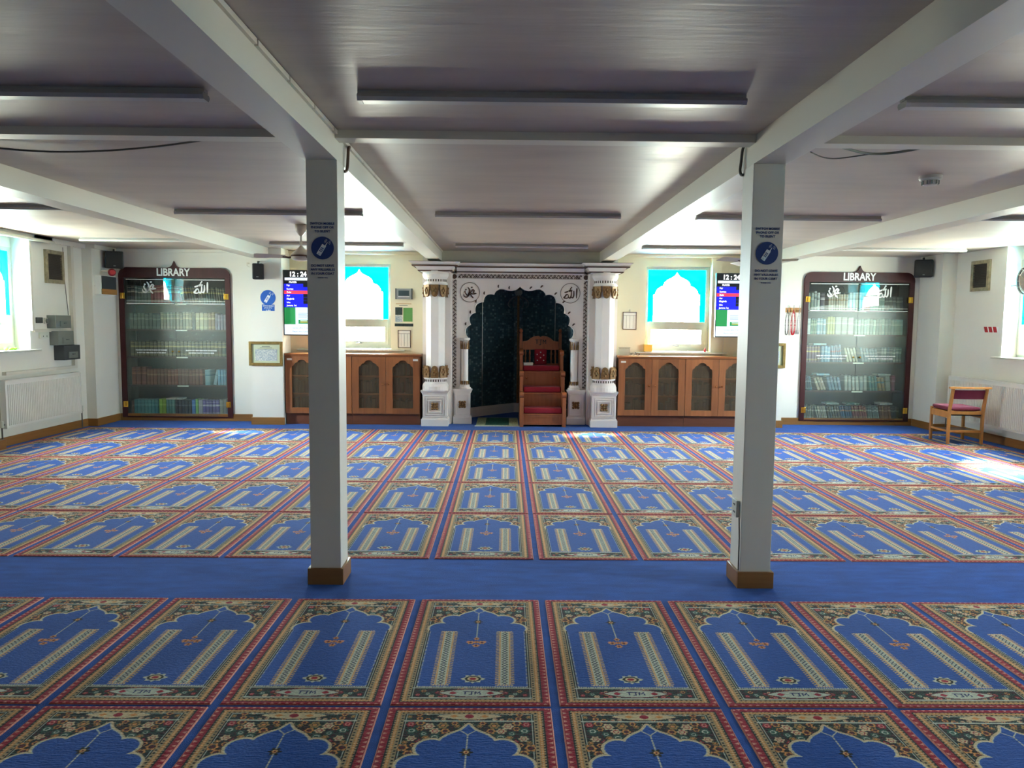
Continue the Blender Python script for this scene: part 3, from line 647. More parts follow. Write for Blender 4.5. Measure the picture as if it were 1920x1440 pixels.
# pilasters behind the columns
for s in (0, 1):
    def X(x): return mir(x) if s else x
    b = bm_new(); box(b, X(-1.26), X(-.835), 11.26, YP + .06, 0, 2.30); box(b, X(-.835), X(-.815), 11.30, YP + .06, 0, 2.30); ob('pilaster', b, PLASTER, mh)
    # big column
    cx, cy = X(-1.048), 11.10; ncol = bm_new()
    lathe(ncol, [(.148, .72), (.148, 2.12)], cx, cy, 8, PI / 8)
    col = ob('column_shaft', ncol, PLASTER, mh)
    b = bm_new(); lathe(b, [(.15, 2.095), (.172, 2.10), (.178, 2.115), (.172, 2.13), (.158, 2.135), (.158, 2.185), (.165, 2.19), (.185, 2.215), (.196, 2.25), (.19, 2.278), (.176, 2.285), (.176, 2.30)], cx, cy, 28)
    ob('capital', b, PLASTER, mh, smooth=False)
    b = bm_new(); lathe(b, [(.19, .525), (.197, .545), (.196, .60), (.182, .635), (.165, .655), (.158, .662), (.158, .70), (.172, .705), (.178, .72), (.170, .735), (.15, .74)], cx, cy, 28)
    ob('base_moulding', b, PLASTER, mh)
    for z in (2.145, .668):
        b = bm_new()
        for i in range(26):
            a = 2 * PI * i / 26; ca, sa = math.cos(a), math.sin(a); t = .008
            p = [(cx + ca * r + -sa * q, cy + sa * r + ca * q) for r, q in ((.150, -t), (.1605, -t), (.1605, t), (.150, t))]; prism(b, p, z, z + .034, 'Z')
        d = ob('dentil_ring', b, DARKB, mh); d['kind'] = 'stuff'
    for i in range(8):
        a = 2 * PI * i / 8 - PI / 2; ca, sa = math.cos(a), math.sin(a)
        for up in (0, 1):
            b = bm_new(); prof = [(-.058, 0), (-.061, .07), (-.050, .10), (-.046, .14), (-.030, .168), (0, .18), (.030, .168), (.046, .14), (.050, .10), (.061, .07), (.058, 0)]
            zb = .728 if up else 2.098; sg = 1 if up else -1
            A = []
            for lay in (0, 1):
                for (q, h_) in prof:
                    r = .150 + lay * (.016 + .022 * math.sin(min(1, h_ / .178) * PI * .55) * (1 - abs(q) / .09)) ; r += .012 * (1 - h_ / .178)
                    A.append(b.verts.new((cx + ca * r - sa * q, cy + sa * r + ca * q, zb + sg * h_)))
            n_ = len(prof); b.faces.new(A[:n_]); b.faces.new(A[n_:][::-1])
            for k in range(n_): b.faces.new((A[k], A[n_ + k], A[n_ + (k + 1) % n_], A[(k + 1) % n_]))
            for ox, oz in ((0, .05), (0, .12)):       # curls on the leaf
                ball(b, (cx + ca * .186 - sa * ox, cy + sa * .186 + ca * ox, zb + sg * oz), .013, 8, 1.5)
            for ox in (-.025, .025): ball(b, (cx + ca * .18 - sa * ox, cy + sa * .18 + ca * ox, zb + sg * .085), .012, 8, 1.7)
            ob('gold_leaf', b, GOLD, mh)
    # outer plinth with stepped panel and gilt rosette
    def plinth(xa, xb, yf, yb, top):
        xa, xb = min(xa, xb), max(xa, xb); b = bm_new(); e_ = .022
        box(b, xa, xb, yf, yb, 0, .105, .004); box(b, xa + e_ * .5, xb - e_ * .5, yf + .012, yb, .105, .122)
        box(b, xa + e_, xb - e_, yf + e_, yb, .122, top - .06)
        box(b, xa + e_ * .6, xb - e_ * .6, yf + .014, yb, top - .06, top - .04); box(b, xa + .004, xb - .004, yf + .006, yb, top - .04, top - .02); box(b, xa - .006, xb + .006, yf - .006, yb, top - .02, top)
        p = ob('plinth', b, PLASTER, mh); cx_, cz_ = (xa + xb) / 2, (.122 + top - .06) / 2; yy = yf + e_
        hw, hh = (xb - xa) / 2 - e_, (top - .182) / 2
        b = bm_new()
        for k, (q, t) in enumerate(((.016, .016), (.046, .022), (.082, .028))):
            if hw - q < .085: continue
            a_, c_ = hw - q, hh - q; wd_ = .014
            box(b, cx_ - a_, cx_ + a_, yy - t, yy, cz_ + c_ - wd_, cz_ + c_); box(b, cx_ - a_, cx_ + a_, yy - t, yy, cz_ - c_, cz_ - c_ + wd_)
            box(b, cx_ - a_, cx_ - a_ + wd_, yy - t, yy, cz_ - c_ + wd_, cz_ + c_ - wd_); box(b, cx_ + a_ - wd_, cx_ + a_, yy - t, yy, cz_ - c_ + wd_, cz_ + c_ - wd_)
        ob('panel_moulding', b, PLASTER, p)
        b = bm_new(); R0 = .052
        for k in range(4):
            a = PI / 4 + k * PI / 2; ball(b, (cx_ + math.cos(a) * R0, yy - .008, cz_ + math.sin(a) * R0), .021, 8)
            a = k * PI / 2; ball(b, (cx_ + math.cos(a) * R0 * .7, yy - .008, cz_ + math.sin(a) * R0 * .7), .018, 8)
        ball(b, (cx_, yy - .012, cz_), .022, 10); box(b, cx_ - .04, cx_ + .04, yy - .006, yy, cz_ - .04, cz_ + .04)
        ob('gilt_rosette', b, GOLD, p)
    plinth(X(-1.255), X(-.85), 10.99, 11.26, .535)
    plinth(X(-.80), X(-.515), 11.27, YP + .01, .535)
    # small engaged column on the inner plinth
    xs, ys = X(-.625), 11.345; b = bm_new(); lathe(b, [(.052, .66), (.052, 1.145)], xs, ys, 12); ob('slender_column', b, PLASTER, mh)
    b = bm_new(); lathe(b, [(.10, .535), (.10, .55), (.08, .565), (.075, .60), (.05, .61), (.05, .66)], xs, ys, 16); ob('slender_base', b, PLASTER, mh); b = bm_new(); lathe(b, [(.05, 1.145), (.05, 1.26), (.075, 1.285), (.08, 1.29), (.08, 1.315), (.05, 1.32)], xs, ys, 16); ob('slender_capital', b, PLASTER, mh)
    for z0, z1, dn in ((.585, .66, 0), (1.145, 1.27, 1)):
        for k in range(5):
            a = PI + PI * (k + .5) / 5; b = bm_new(); px, py = xs + .058 * math.cos(a), ys + .058 * math.sin(a); t = Vector((-math.sin(a), math.cos(a)))
            za, zb = (z1, z0) if dn else (z0, z1)
            q = [(-.014, zb), (.014, zb), (.011, (za + zb) / 2), (0, za), (-.011, (za + zb) / 2)]
            A = [b.verts.new((px + t.x * u_, py + t.y * u_, z_)) for u_, z_ in q]; B = [b.verts.new((px + t.x * u_ + .012 * math.cos(a), py + t.y * u_ + .012 * math.sin(a), z_)) for u_, z_ in q]
            b.faces.new(A); b.faces.new(B[::-1])
            for i in range(5): b.faces.new((A[i], B[i], B[(i + 1) % 5], A[(i + 1) % 5]))
            ob('gilt_petal', b, GOLD, mh)
    b = bm_new(); box(b, X(-.692), X(-.684), YP - .004, YP, .55, 1.29); ob('bronze_line', b, BRONZE, mh)
    # vertical scroll border
    def scroll(b, xa, za, xb, zb, wd):
        n_ = int(max(abs(xb - xa), abs(zb - za)) / .028); vert = abs(zb - za) > abs(xb - xa)
        for i in range(n_):
            t = (i + .5) / n_; x, z = xa + (xb - xa) * t, za + (zb - za) * t; o_ = wd * .28 * (1 if i % 2 else -1)
            if i % 3 == 0: ball(b, (x, YP - .004, z), .012, 6)
            cxp, czp = (x + o_, z) if vert else (x, z + o_)
            ribbon(b, [(-.016, -.008), (-.004, .014), (.012, .006), (.004, -.006)] if i % 2 else [(.016, -.008), (.004, .014), (-.012, .006), (-.004, -.006)], .012, YP - .006, YP, (cxp, czp), 1)
        if vert: box(b, xa - wd / 2, xa - wd / 2 + .004, YP - .004, YP, min(za, zb), max(za, zb)); box(b, xa + wd / 2 - .004, xa + wd / 2, YP - .004, YP, min(za, zb), max(za, zb))
        else: box(b, min(xa, xb), max(xa, xb), YP - .004, YP, za - wd / 2, za - wd / 2 + .004); box(b, min(xa, xb), max(xa, xb), YP - .004, YP, za + wd / 2 - .004, za + wd / 2)
    b = bm_new(); scroll(b, X(-.788), .545, X(-.788), 2.19, .052); o = ob('scroll_border', b, DARKB, mh); o['kind'] = 'stuff'
    if s == 0: b = bm_new(); scroll(b, -.725, 2.246, mir(-.725), 2.246, .052); o = ob('scroll_border', b, DARKB, mh); o['kind'] = 'stuff'
    b = bm_new(); cyl(b, (X(-.79), YP + .001, 2.245), (X(-.79), YP - .008, 2.245), .036, 20); cyl(b, (X(-.79), YP - .008, 2.245), (X(-.79), YP - .014, 2.245), .016, 12); ob('corner_rosette', b, DARKB, mh)
    # medallion ring with calligraphy
    cxm, czm, rm = X(-.553), 2.008, .152; b = bm_new()
    for k in range(40):
        a0, a1 = 2 * PI * k / 40, 2 * PI * (k + 1) / 40
        prism(b, [(cxm + q * math.cos(a), czm + q * math.sin(a)) for q, a in ((rm, a0), (rm, a1), (rm - .007, a1), (rm - .007, a0))], YP - .005, YP)
    md = ob('medallion_ring', b, DARKB, mh)
    ob('calligraphy', calligraphy(CAL_RIGHT if s else CAL_LEFT, cxm - .145, czm - .15, .285, YP - .005, YP, .075), BRONZE, md)
    for (dx, dz) in ((.33, 2.105), (.165, 2.085), (.545, 2.0), (.67, 1.875), (.755, 1.71), (.825, 1.53)):
        sg = -1 if s == 0 else 1; b = bm_new(); ribbon(b, [(-.018, -.016), (0, .006), (.02, .014)] if s else [(.0, -.024), (-.004, 0), (.004, .022)], .022, YP - .006, YP, (MX + sg * dx, dz), 1.0); ob('leaf_motif', b, DARKB, mh)
# lamp hanging at the head of the recess
lp = thing('hanging_lamp', 'small dark glass lamp hanging at the top of the niche', 'lamp', (MX - .01, 12.3, 2.2))
b = bm_new(); cyl(b, (MX - .01, 12.3, 2.2), (MX - .01, 12.3, 2.1), .008, 8); ob('rod', b, BRONZE, lp)
b = bm_new(); lathe(b, [(.03, 2.10), (.06, 2.08), (.065, 2.04), (.04, 2.0), (.015, 1.99)], MX - .01, 12.3, 16); ob('globe', b, GREYB, lp, smooth=True)
b = bm_new()
for k in range(6):
    a = k * PI / 3; tube(b, smooth_path([(MX - .01 + .02 * math.cos(a), 12.3 + .02 * math.sin(a), 2.0), (MX - .01 + .12 * math.cos(a), 12.3 + .12 * math.sin(a), 1.94), (MX - .01 + .17 * math.cos(a), 12.3 + .17 * math.sin(a), 1.86), (MX - .01 + .13 * math.cos(a), 12.3 + .13 * math.sin(a), 1.80)], 4), .009, 6)
ob('arms', b, GREYD, lp)

# ------------------------------------------------------------------ minbar (stepped pulpit)
mb = thing('minbar', 'stepped wooden pulpit with three red cushions beside the dark niche', 'pulpit', (.57, 11.4, 0))
A0, A1 = .222, .905
for xa in (A0, A1 - .048):
    prof = [(11.0, 0), (12.08, 0), (12.08, 1.15), (11.60, 1.09), (11.60, .80), (11.30, .76), (11.30, .49), (11.0, .46)]
    b = bm_new(); prism(b, prof, xa, xa + .048, 'X'); sp = ob('side_panel', b, PINE, mb)
    for yy, zz, ln in ((11.0, .48, .28), (11.30, .775, .28), (11.60, 1.085, .40)):
        b = bm_new(); cyl(b, (xa - .008, yy + .012, zz), (xa + .056, yy + .012, zz), .042, 14); box(b, xa - .004, xa + .052, yy + .01, yy + ln, zz + .005, zz + .038, .004); ob('arm_scroll', b, PINE, sp)
    b = bm_new(); box(b, xa - .003, xa + .051, 10.985, 11.045, 0, .44, .004); ob('post', b, PINE, mb); b = bm_new(); box(b, xa, xa + .048, 11.99, 12.05, 0, 1.372, .004); lathe(b, [(.026, 1.37), (.026, 1.385), (.016, 1.39), (.03, 1.42), (.022, 1.45), (.004, 1.46)], xa + .024, 12.02, 10); ob('post', b, PINE, mb)
xi0, xi1 = A0 + .048, A1 - .048
for i, (yy, za, zb) in enumerate(((11.03, .03, .175), (11.32, .27, .465), (11.62, .56, .775))):
    b = bm_new(); box(b, xi0, xi1, yy, yy + .025, za, zb)
    if i == 0:
        for q in ((xi0, xi0 + .05, za, zb), (xi1 - .05, xi1, za, zb), (xi0 + .05, xi1 - .05, zb - .035, zb), (xi0 + .05, xi1 - .05, za, za + .035)): box(b, q[0], q[1], yy - .012, yy, q[2], q[3])
    r = ob('riser', b, PINE, mb)
    if i == 2:
        for xk in (xi0 + .06, xi1 - .085):
            b = bm_new(); cyl(b, (xk, yy, .69), (xk, yy - .015, .69), .008, 8); ball(b, (xk, yy - .02, .69), .014, 10); ob('knob', b, COPPER, r)
    b = bm_new(); box(b, xi0, xi1, yy - .02, yy + .32, zb, zb + .022, .004); ob('tread', b, PINE, mb)
    b = bm_new(); box(b, xi0 + .004, xi1 - .004, yy - .005, yy + .30, zb + .023, zb + .108, .024); ob('cushion', b, RED, mb, smooth=True)
b = bm_new(); c_ = (A0 + A1) / 2
crest = [(-.29, 1.12), (.29, 1.12), (.29, 1.255), (.21, 1.265), (.165, 1.305), (.11, 1.335), (.03, 1.345), (0, 1.325), (-.03, 1.345), (-.11, 1.335), (-.165, 1.305), (-.21, 1.265), (-.29, 1.255)]
prism(b, [(c_ + x, z) for x, z in crest], 12.0, 12.035); cr_ = ob('crest_rail', b, PINE, mb)
for poly in ([(-.085, .035), (-.085, .024), (-.066, .024), (-.066, -.035), (-.054, -.035), (-.054, .024), (-.035, .024), (-.035, .035)],
             [(-.020, .035), (-.020, .024), (-.003, .024), (-.003, -.036), (-.010, -.045), (-.022, -.042), (-.026, -.050), (-.010, -.056), (.004, -.050), (.009, -.038), (.009, .024), (.022, .024), (.022, .035)],
             [(.036, -.035), (.036, .035), (.046, .035), (.062, .006), (.078, .035), (.088, .035), (.088, -.035), (.077, -.035), (.077, .012), (.062, -.014), (.047, .012), (.047, -.035)]):
    b = bm_new(); prism(b, [(c_ + x, 1.25 + z) for x, z in poly], 11.997, 12.0); ob('lettering', b, BLACK, cr_)
b = bm_new(); box(b, xi0, xi1, 12.0, 12.03, .87, .90); ob('lower_rail', b, PINE, mb)
for x in (xi0 + .05, xi0 + .12, xi1 - .12, xi1 - .05):
    b = bm_new(); lathe(b, [(.010, .90), (.010, .94), (.017, .98), (.010, 1.02), (.017, 1.06), (.010, 1.10), (.010, 1.12)], x, 12.015, 8); ob('spindle', b, PINE, mb)
b = bm_new(); box(b, c_ - .10, c_ + .10, 11.96, 12.02, .88, 1.13, .02); bp = ob('back_pad', b, RED, mb, smooth=True)
for dx, dz in ((0, 1.08), (-.055, 1.045), (.05, 1.035), (0, .995), (-.05, .95), (.05, .95)):
    b = bm_new(); ball(b, (c_ + dx, 11.957, dz), .011, 8); ob('button', b, PRINTW, bp)
bk = thing('book', 'white book lying on the upper red cushion of the pulpit', 'book', (.36, 11.72, .885))
b = bm_new(); box(b, .285, .43, 11.64, 11.80, .885, .920, .003); ob('pages', b, PAPER, bk)
b = bm_new(); box(b, .282, .433, 11.637, 11.803, .921, .926); box(b, .282, .433, 11.801, 11.805, .885, .921); ob('cover', b, WALL, bk)
# prayer mat in the niche
pm = thing('prayer_mat', 'green prayer mat with pale fringed edge lying in the niche', 'rug', (-.12, 11.5, 0))
b = bm_new(); box(b, -.30, .06, 11.10, 11.95, 0, .010); ob('field', b, RUGT, pm)
for q in ((-.44, -.30, 11.06, 11.98), (.06, .20, 11.06, 11.98), (-.30, .06, 11.06, 11.10), (-.30, .06, 11.95, 11.98)):
    b = bm_new(); box(b, q[0], q[1], q[2], q[3], 0, .0101); ob('border', b, RUGB, pm)
b = bm_new()
for k in range(46): xk = -.455 + k * .0147; box(b, xk, xk + .009, 11.012, 11.06, 0, .009)
o = ob('fringe', b, RUGF, pm); o['kind'] = 'stuff'

# ------------------------------------------------------------------ bookcases and books
def unit_book():
    """1 x 1 x 1 hardback, spine to -Y, with rounded spine, boards and a recessed page block"""
    b = bm_new(); sp = [(-.5, -.44), (-.38, -.49), (0, -.5), (.38, -.49), (.5, -.44)]
    prism(b, sp + [(.5, .5), (.40, .5), (.40, -.36), (-.40, -.36), (-.40, .5), (-.5, .5)], 0, 1, 'Z')
    for f in b.faces: f.material_index = 0
    n0 = len(b.faces); box(b, -.40, .40, -.36, .46, .02, .975)
    for f in list(b.faces)[n0:]: f.material_index = 1
    bmesh.ops.recalc_face_normals(b, faces=b.faces[:]); me = bpy.data.meshes.new('book'); b.to_mesh(me); b.free(); return me
UB = unit_book()
def book_mat(hexc, band):
    key = 'cloth_%s_%s' % (hexc, band)
    if key in MATS: return MATS[key]
    m = bpy.data.materials.new(key); m.use_nodes = True; n = m.node_tree.nodes; L = m.node_tree.links; p = n['Principled BSDF']; p.inputs['Roughness'].default_value = .5
    t = n.new('ShaderNodeTexCoord'); sx = n.new('ShaderNodeSeparateXYZ'); L.new(t.outputs['Object'], sx.inputs[0])
    r = n.new('ShaderNodeValToRGB'); r.color_ramp.interpolation = 'CONSTANT'; c = lin(hexc); g = lin(band); el = r.color_ramp.elements
    el[0].color = c; el[0].position = 0; el[1].color = g; el[1].position = .10
    for p_, q in ((.125, c), (.17, g), (.185, c), (.60, g), (.68, c), (.72, g), (.735, c), (.86, g), (.885, c)): e_ = el.new(p_); e_.color = q
    L.new(sx.outputs[2], r.inputs[0]); oi = n.new('ShaderNodeObjectInfo'); hs = n.new('ShaderNodeHueSaturation'); m1 = n.new('ShaderNodeMapRange'); m1.inputs[3].default_value = .75; m1.inputs[4].default_value = 1.25
    L.new(oi.outputs['Random'], m1.inputs[0]); L.new(m1.outputs[0], hs.inputs['Value']); L.new(r.outputs[0], hs.inputs['Color']); L.new(hs.outputs[0], p.inputs['Base Color'])
    MATS[key] = m; return m
BOOKM = {}
def book_mesh(hexc, band):
    k = (hexc, band)
    if k not in BOOKM:
        me = UB.copy(); me.materials.append(book_mat(hexc, band)); me.materials.append(PAPER); BOOKM[k] = me
    return BOOKM[k]
NBOOK = [0]
def book(x, y, z, t, dpt, h, lean, hexc, band, label, group, flat=False):
    o = bpy.data.objects.new('book', book_mesh(hexc, band)); COL.objects.link(o); NBOOK[0] += 1
    o.scale = (t, dpt, h); o.location = (x, y, z)
    if flat: o.rotation_euler = (0, R_(90), 0)
    elif lean: o.rotation_euler = (0, R_(lean), 0)
    tag(o, label, 'book', group); return o
LEANED = {}
def shelf_run(xa, xb, n, z, yf, h, hexc, band, label, group, lean=0, jit=.05, depth=.2):
    n = max(1, int(n * .66 + .4)); prev = LEANED.get((group, z), 0); LEANED[(group, z)] = lean
    if lean < 0 and xb - xa > .12: xa += max(0, h * math.sin(R_(-lean)) - h * math.sin(R_(max(0, -prev))))
    if lean > 0: xb += .0
    t = (xb - xa) / n
    for i in range(n):
        hh = h * (1 + rnd.uniform(-jit, jit)); le = lean + (rnd.uniform(-2, 2) if lean else 0)
        a = abs(R_(le)); tt = t * .94
        if le: z_ = z + tt / 2 * math.sin(a)
        else: z_ = z
        book(xa + t * (i + .5) , yf + depth / 2 + rnd.uniform(0, .012), z_ + .001, tt if not le else tt * .92, depth, hh, le, hexc, band, label, group)

def bookcase(lab, x0, x1, yf, zb, zt, shelves, side, hinge_z):
    r = thing('bookcase', lab, 'bookcase', ((x0 + x1) / 2, yf + .15, 0)); y0 = yf - .022; cx = (x0 + x1) / 2; hd = zt - .155
    b = bm_new(); R0 = .13
    pts = [(x1, hd), (x1, zt - R0)] + [(x1 - R0 + R0 * math.sin(a), zt - R0 + R0 * math.cos(a)) for a in (R_(75), R_(60), R_(45), R_(30), R_(15), 0)]
    rt_ = [(cx + .10, zt), (cx + .055, zt + .012), (cx + .030, zt + .035), (cx + .013, zt + .068), (cx, zt + .10)]
    pts = pts + rt_ ; lf_ = [(2 * cx - x, z) for x, z in pts[:-1]][::-1]; pts = pts + lf_
    prism(b, pts, y0, yf + .012); hb = ob('header_board', b, MAHOG, r)
    text('lettering', 'LIBRARY', .158, (cx - .012, y0 - .001, zt - .068), VINYLW, hb, bold=.0045, sx=.84)
    for xa, xb in ((x0, x0 + .075), (x1 - .075, x1)):
        b = bm_new(); box(b, xa, xb, y0, yf + .012, zb, hd, .003); ob('stile', b, MAHOG, r)
    b = bm_new(); box(b, x0 + .075, x1 - .075, y0, yf + .012, zb, zb + .02); ob('bottom_rail', b, MAHOG, r)
    b = bm_new(); yb = yf + .34; box(b, x0 + .06, x0 + .075, yf + .012, yb, zb, hd); box(b, x1 - .075, x1 - .06, yf + .012, yb, zb, hd); box(b, x0 + .06, x1 - .06, yb, yb + .012, zb, hd); box(b, x0 + .06, x1 - .06, yf + .012, yb, hd, hd + .012); ob('carcass', b, MAHIN, r)
    for k, z in enumerate(shelves):
        b = bm_new(); box(b, x0 + .075, x1 - .075, yf + .045, yb, z - .024, z); sh = ob('shelf', b, MAHOG, r)
        b = bm_new(); plate(b, cx - .02, cx + .15, z - .022, z - .004, yf + .045); ob('shelf_label', b, PAPER, sh)
    for s in (-1, 1):
        xa, xb = (x0 + .078, cx - .003) if s < 0 else (cx + .003, x1 - .078)
        zf = shelves[0] - .004; cxd, hwd = (xa + xb) / 2, (xb - xa) / 2; arc = [(cxd + hwd * .96 * math.cos(t), zf + .085 * math.sin(t)) for t in np.linspace(0, PI, 15)]
        b = bm_new(); prism(b, [(xa, zb + .022), (xb, zb + .022), (xb, zf)] + arc + [(xa, zf)], yf - .004, yf + .002); d = ob('frosted_door', b, FROST, r)
        b = bm_new(); prism(b, [(xb, hd - .003), (xb, zf)] + arc + [(xa, zf), (xa, hd - .003)], yf - .004, yf + .002); ob('clear_pane', b, DOORG, d)
        b = bm_new(); xk = cx + s * .05; cyl(b, (xk, yf - .004, 1.066), (xk, yf - .02, 1.066), .007, 8); ball(b, (xk, yf - .026, 1.066), .015, 10); ob('knob', b, BRASS, d, smooth=True)
        for z in hinge_z:
            xh = x0 + .058 if s < 0 else x1 - .058; b = bm_new(); box(b, xh - .036, xh + .036, y0 - .006, y0, z - .045, z + .045, .003); cyl(b, (xh, y0 - .010, z - .03), (xh, y0 - .010, z + .03), .008, 8); ob('hinge', b, BRASS, d)
        b = bm_new(); plate(b, xa + .03, xb - .01, hd - .03, hd - .02, yf - .0045, .001); plate(b, xa + .03, xb - .01, shelves[0] - .012, shelves[0] - .002, yf - .0045, .001); plate(b, xa + .03, xb - .01, shelves[0] + .028, shelves[0] + .033, yf - .0045, .001); ob('vinyl_line', b, VINYLW, d)
        ob('calligraphy', calligraphy(CAL_LEFT if s < 0 else CAL_RIGHT, cx + s * .39 - .15, hd - .30, .30, yf - .006, yf - .0045, .085), VINYLW, d)
        for q, (ln, zz) in enumerate((('PLEASE READ AND RETURN THE BOOKS OF THE MASJID', 1.083), ('DO NOT TAKE THESE BOOKS OUT OF THE LIBRARY', 1.045)) if s < 0 else (('PLEASE DO NOT WRITE INSIDE BOOKS OR MAGAZINES', 1.083), ('AND RETURN THEM TO THE SHELF IN ORDER', 1.045))):
            text('lettering', ln, .026, (cx + s * .38, yf - .0055, zz), VINYLW, d, bold=.0006, sx=.72)
    return r
YL = 11.38
bookcase('dark mahogany glazed library case set in the wall beside the left radiator', -5.875, -4.19, YL, .05, 2.335, (1.80, 1.40, .985, .545, .075), 0, (1.905, .255))
YRB = 11.49
bookcase('dark mahogany glazed library case set in the wall behind the chair', 4.595, 6.305, YRB, .065, 2.375, (1.79, 1.415, .985, .535, .085), 1, (1.955, .235))
def bx(px, Y, y=650): return onY(px, y, Y).x
g1 = ['books on the top shelf of the left library case', 'books on the second shelf of the left library case', 'books on the third shelf of the left library case', 'books on the fourth shelf of the left library case', 'books on the bottom shelf of the left library case']
def Lr(a, c, n, s, h, col, band, lab, **k):
    z = (1.80, 1.40, .985, .545, .075)[s]; shelf_run(a, c, n, z, YL + .075, h, col, band, lab, g1[s], **k)
X_ = lambda px: -5.80 + (px - 243) / (421 - 243) * 1.545
Lr(X_(243), X_(256), 3, 0, .27, '#22242c', '#b8b0a0', 'dark navy volume at the far left of the top shelf, left library case')
Lr(X_(256), X_(284), 7, 0, .26, '#5a6a66', '#c8c8b8', 'grey green volume near the left end of the top shelf, left library case')
Lr(X_(284), X_(331), 13, 0, .27, '#8a3038', '#d0a890', 'red clothbound volume on the top shelf of the left library case')
Lr(X_(336), X_(340), 1, 0, .26, '#8a1c24', '#c09090', 'leaning bright red book beside the black and gold volumes, left library case', lean=-14)
Lr(X_(340), X_(366), 9, 0, .25, '#241e16', '#b8963c', 'leaning black and gold volume on the top shelf, left library case', lean=-10)
Lr(X_(369), X_(421), 18, 0, .24, '#2e3524', '#8c8850', 'dark green gilt volume at the right of the top shelf, left library case', lean=-5)
Lr(X_(246), X_(300), 13, 1, .24, '#5d6c66', '#8a948c', 'grey cloth volume behind hazy glass on the second shelf, left library case')
Lr(X_(300), X_(356), 15, 1, .26, '#8c8a78', '#b8b090', 'beige volume in the middle of the second shelf, left library case')
Lr(X_(356), X_(362), 1, 1, .26, '#15151a', '#303038', 'black book on the second shelf of the left library case')
Lr(X_(362), X_(384), 5, 1, .27, '#b0a888', '#d8cc98', 'cream volume with gilt bands on the second shelf, left library case')
Lr(X_(384), X_(396), 3, 1, .27, '#8c6a48', '#b8a070', 'tan volume between cream and mauve books, left library case')
Lr(X_(396), X_(421), 7, 1, .24, '#7c6a88', '#8c7a98', 'mauve volume at the right end of the second shelf, left library case')
Lr(X_(246), X_(421), 40, 2, .235, '#4c4a34', '#a09058', 'olive brown gilt volume on the third shelf, left library case', jit=.02)
Lr(X_(246), X_(272), 5, 3, .27, '#7a2f26', '#a05840', 'tall brick red volume at the left of the fourth shelf, left library case', jit=.02)
Lr(X_(273), X_(372), 24, 3, .24, '#7e3a2e', '#a06850', 'brick red volume on the fourth shelf of the left library case', jit=.03)
Lr(X_(376), X_(386), 2, 3, .245, '#8fb8c8', '#4c88a8', 'pale blue book next to the brick red volumes, left library case')
Lr(X_(390), X_(397), 1, 3, .24, '#86a8b8', '#5c88a0', 'leaning pale blue book on the fourth shelf, left library case', lean=14)
Lr(X_(399), X_(414), 4, 3, .245, '#5c94b8', '#7cacc8', 'sky blue book on the fourth shelf, left library case')
Lr(X_(415), X_(421), 2, 3, .24, '#a8a898', '#606058', 'grey book at the right end of the fourth shelf, left library case')
Lr(X_(244), X_(248), 1, 4, .22, '#5a4438', '#806858', 'small brown book at the left end of the bottom shelf, left library case')
Lr(X_(249), X_(292), 10, 4, .24, '#3c8c94', '#5ca8ac', 'teal volume at the left of the bottom shelf, left library case', jit=.01)
Lr(X_(293), X_(306), 3, 4, .25, '#7cae2c', '#98c848', 'lime green volume on the bottom shelf, left library case', jit=.01)
Lr(X_(306), X_(321), 4, 4, .24, '#4c9c98', '#70b0a8', 'turquoise volume right of the lime green ones, left library case', jit=.01)
Lr(X_(322), X_(351), 8, 4, .235, '#1c222c', '#4c5460', 'black volume in the middle of the bottom shelf, left library case', jit=.03)
Lr(X_(351), X_(358), 2, 4, .235, '#3468a8', '#6088b8', 'blue volume right of the black ones on the bottom shelf, left library case')
Lr(X_(358), X_(363), 1, 4, .24, '#78b860', '#90c878', 'light green book between blue and grey ones, left library case')
Lr(X_(363), X_(371), 2, 4, .24, '#8c8c98', '#a0a0a8', 'silver grey book left of the violet ones, left library case')
Lr(X_(371), X_(400), 8, 4, .235, '#5c4c98', '#c0b8d8', 'violet volume with white band on the bottom shelf, left library case', jit=.01)
Lr(X_(401), X_(414), 3, 4, .25, '#8c8c88', '#9c9c98', 'light grey volume right of the violet ones, left library case')
Lr(X_(414), X_(420), 2, 4, .24, '#2c4060', '#4c6080', 'navy volume at the right end of the bottom shelf, left library case')
book(X_(307), YL + .17, .33, .022, .2, .24, 0, '#c8c8c0', '#a8a8a0', 'white book lying flat on the bottom row of the left library case', None, True)
g2 = [s_.replace('left', 'right') for s_ in g1]
XR_ = lambda px: 4.675 + (px - 1512) / (1692 - 1512) * 1.55
def Rr(a, c, n, s, h, col, band, lab, **k):
    z = (1.79, 1.415, .985, .535, .085)[s]; shelf_run(XR_(a), XR_(c), n, z, YRB + .075, h, col, band, lab, g2[s], **k)
Rr(1514, 1526, 3, 0, .27, '#788480', '#a0a8a0', 'grey green book at the left end of the top shelf, right library case')
Rr(1526, 1537, 3, 0, .28, '#a8b0b0', '#606c6c', 'pale grey book on the top shelf of the right library case')
Rr(1537, 1546, 2, 0, .27, '#4c3c4c', '#c0b0b8', 'dark plum book on the top shelf, right library case')
Rr(1552, 1588, 12, 0, .25, '#b8b0a0', '#a08868', 'cream volume on the top shelf of the right library case', jit=.02)
Rr(1590, 1618, 8, 0, .28, '#c0c4bc', '#8c948c', 'white tall volume on the top shelf, right library case', jit=.01)
Rr(1618, 1628, 3, 0, .28, '#a88880', '#b05048', 'white and red volume on the top shelf, right library case')
Rr(1628, 1655, 8, 0, .27, '#7ca09c', '#a8c0b8', 'grey teal volume at the right of the top shelf, right library case')
Rr(1655, 1690, 8, 0, .22, '#3c4844', '#788078', 'dark green volume at the right end of the top shelf, right library case', lean=-4)
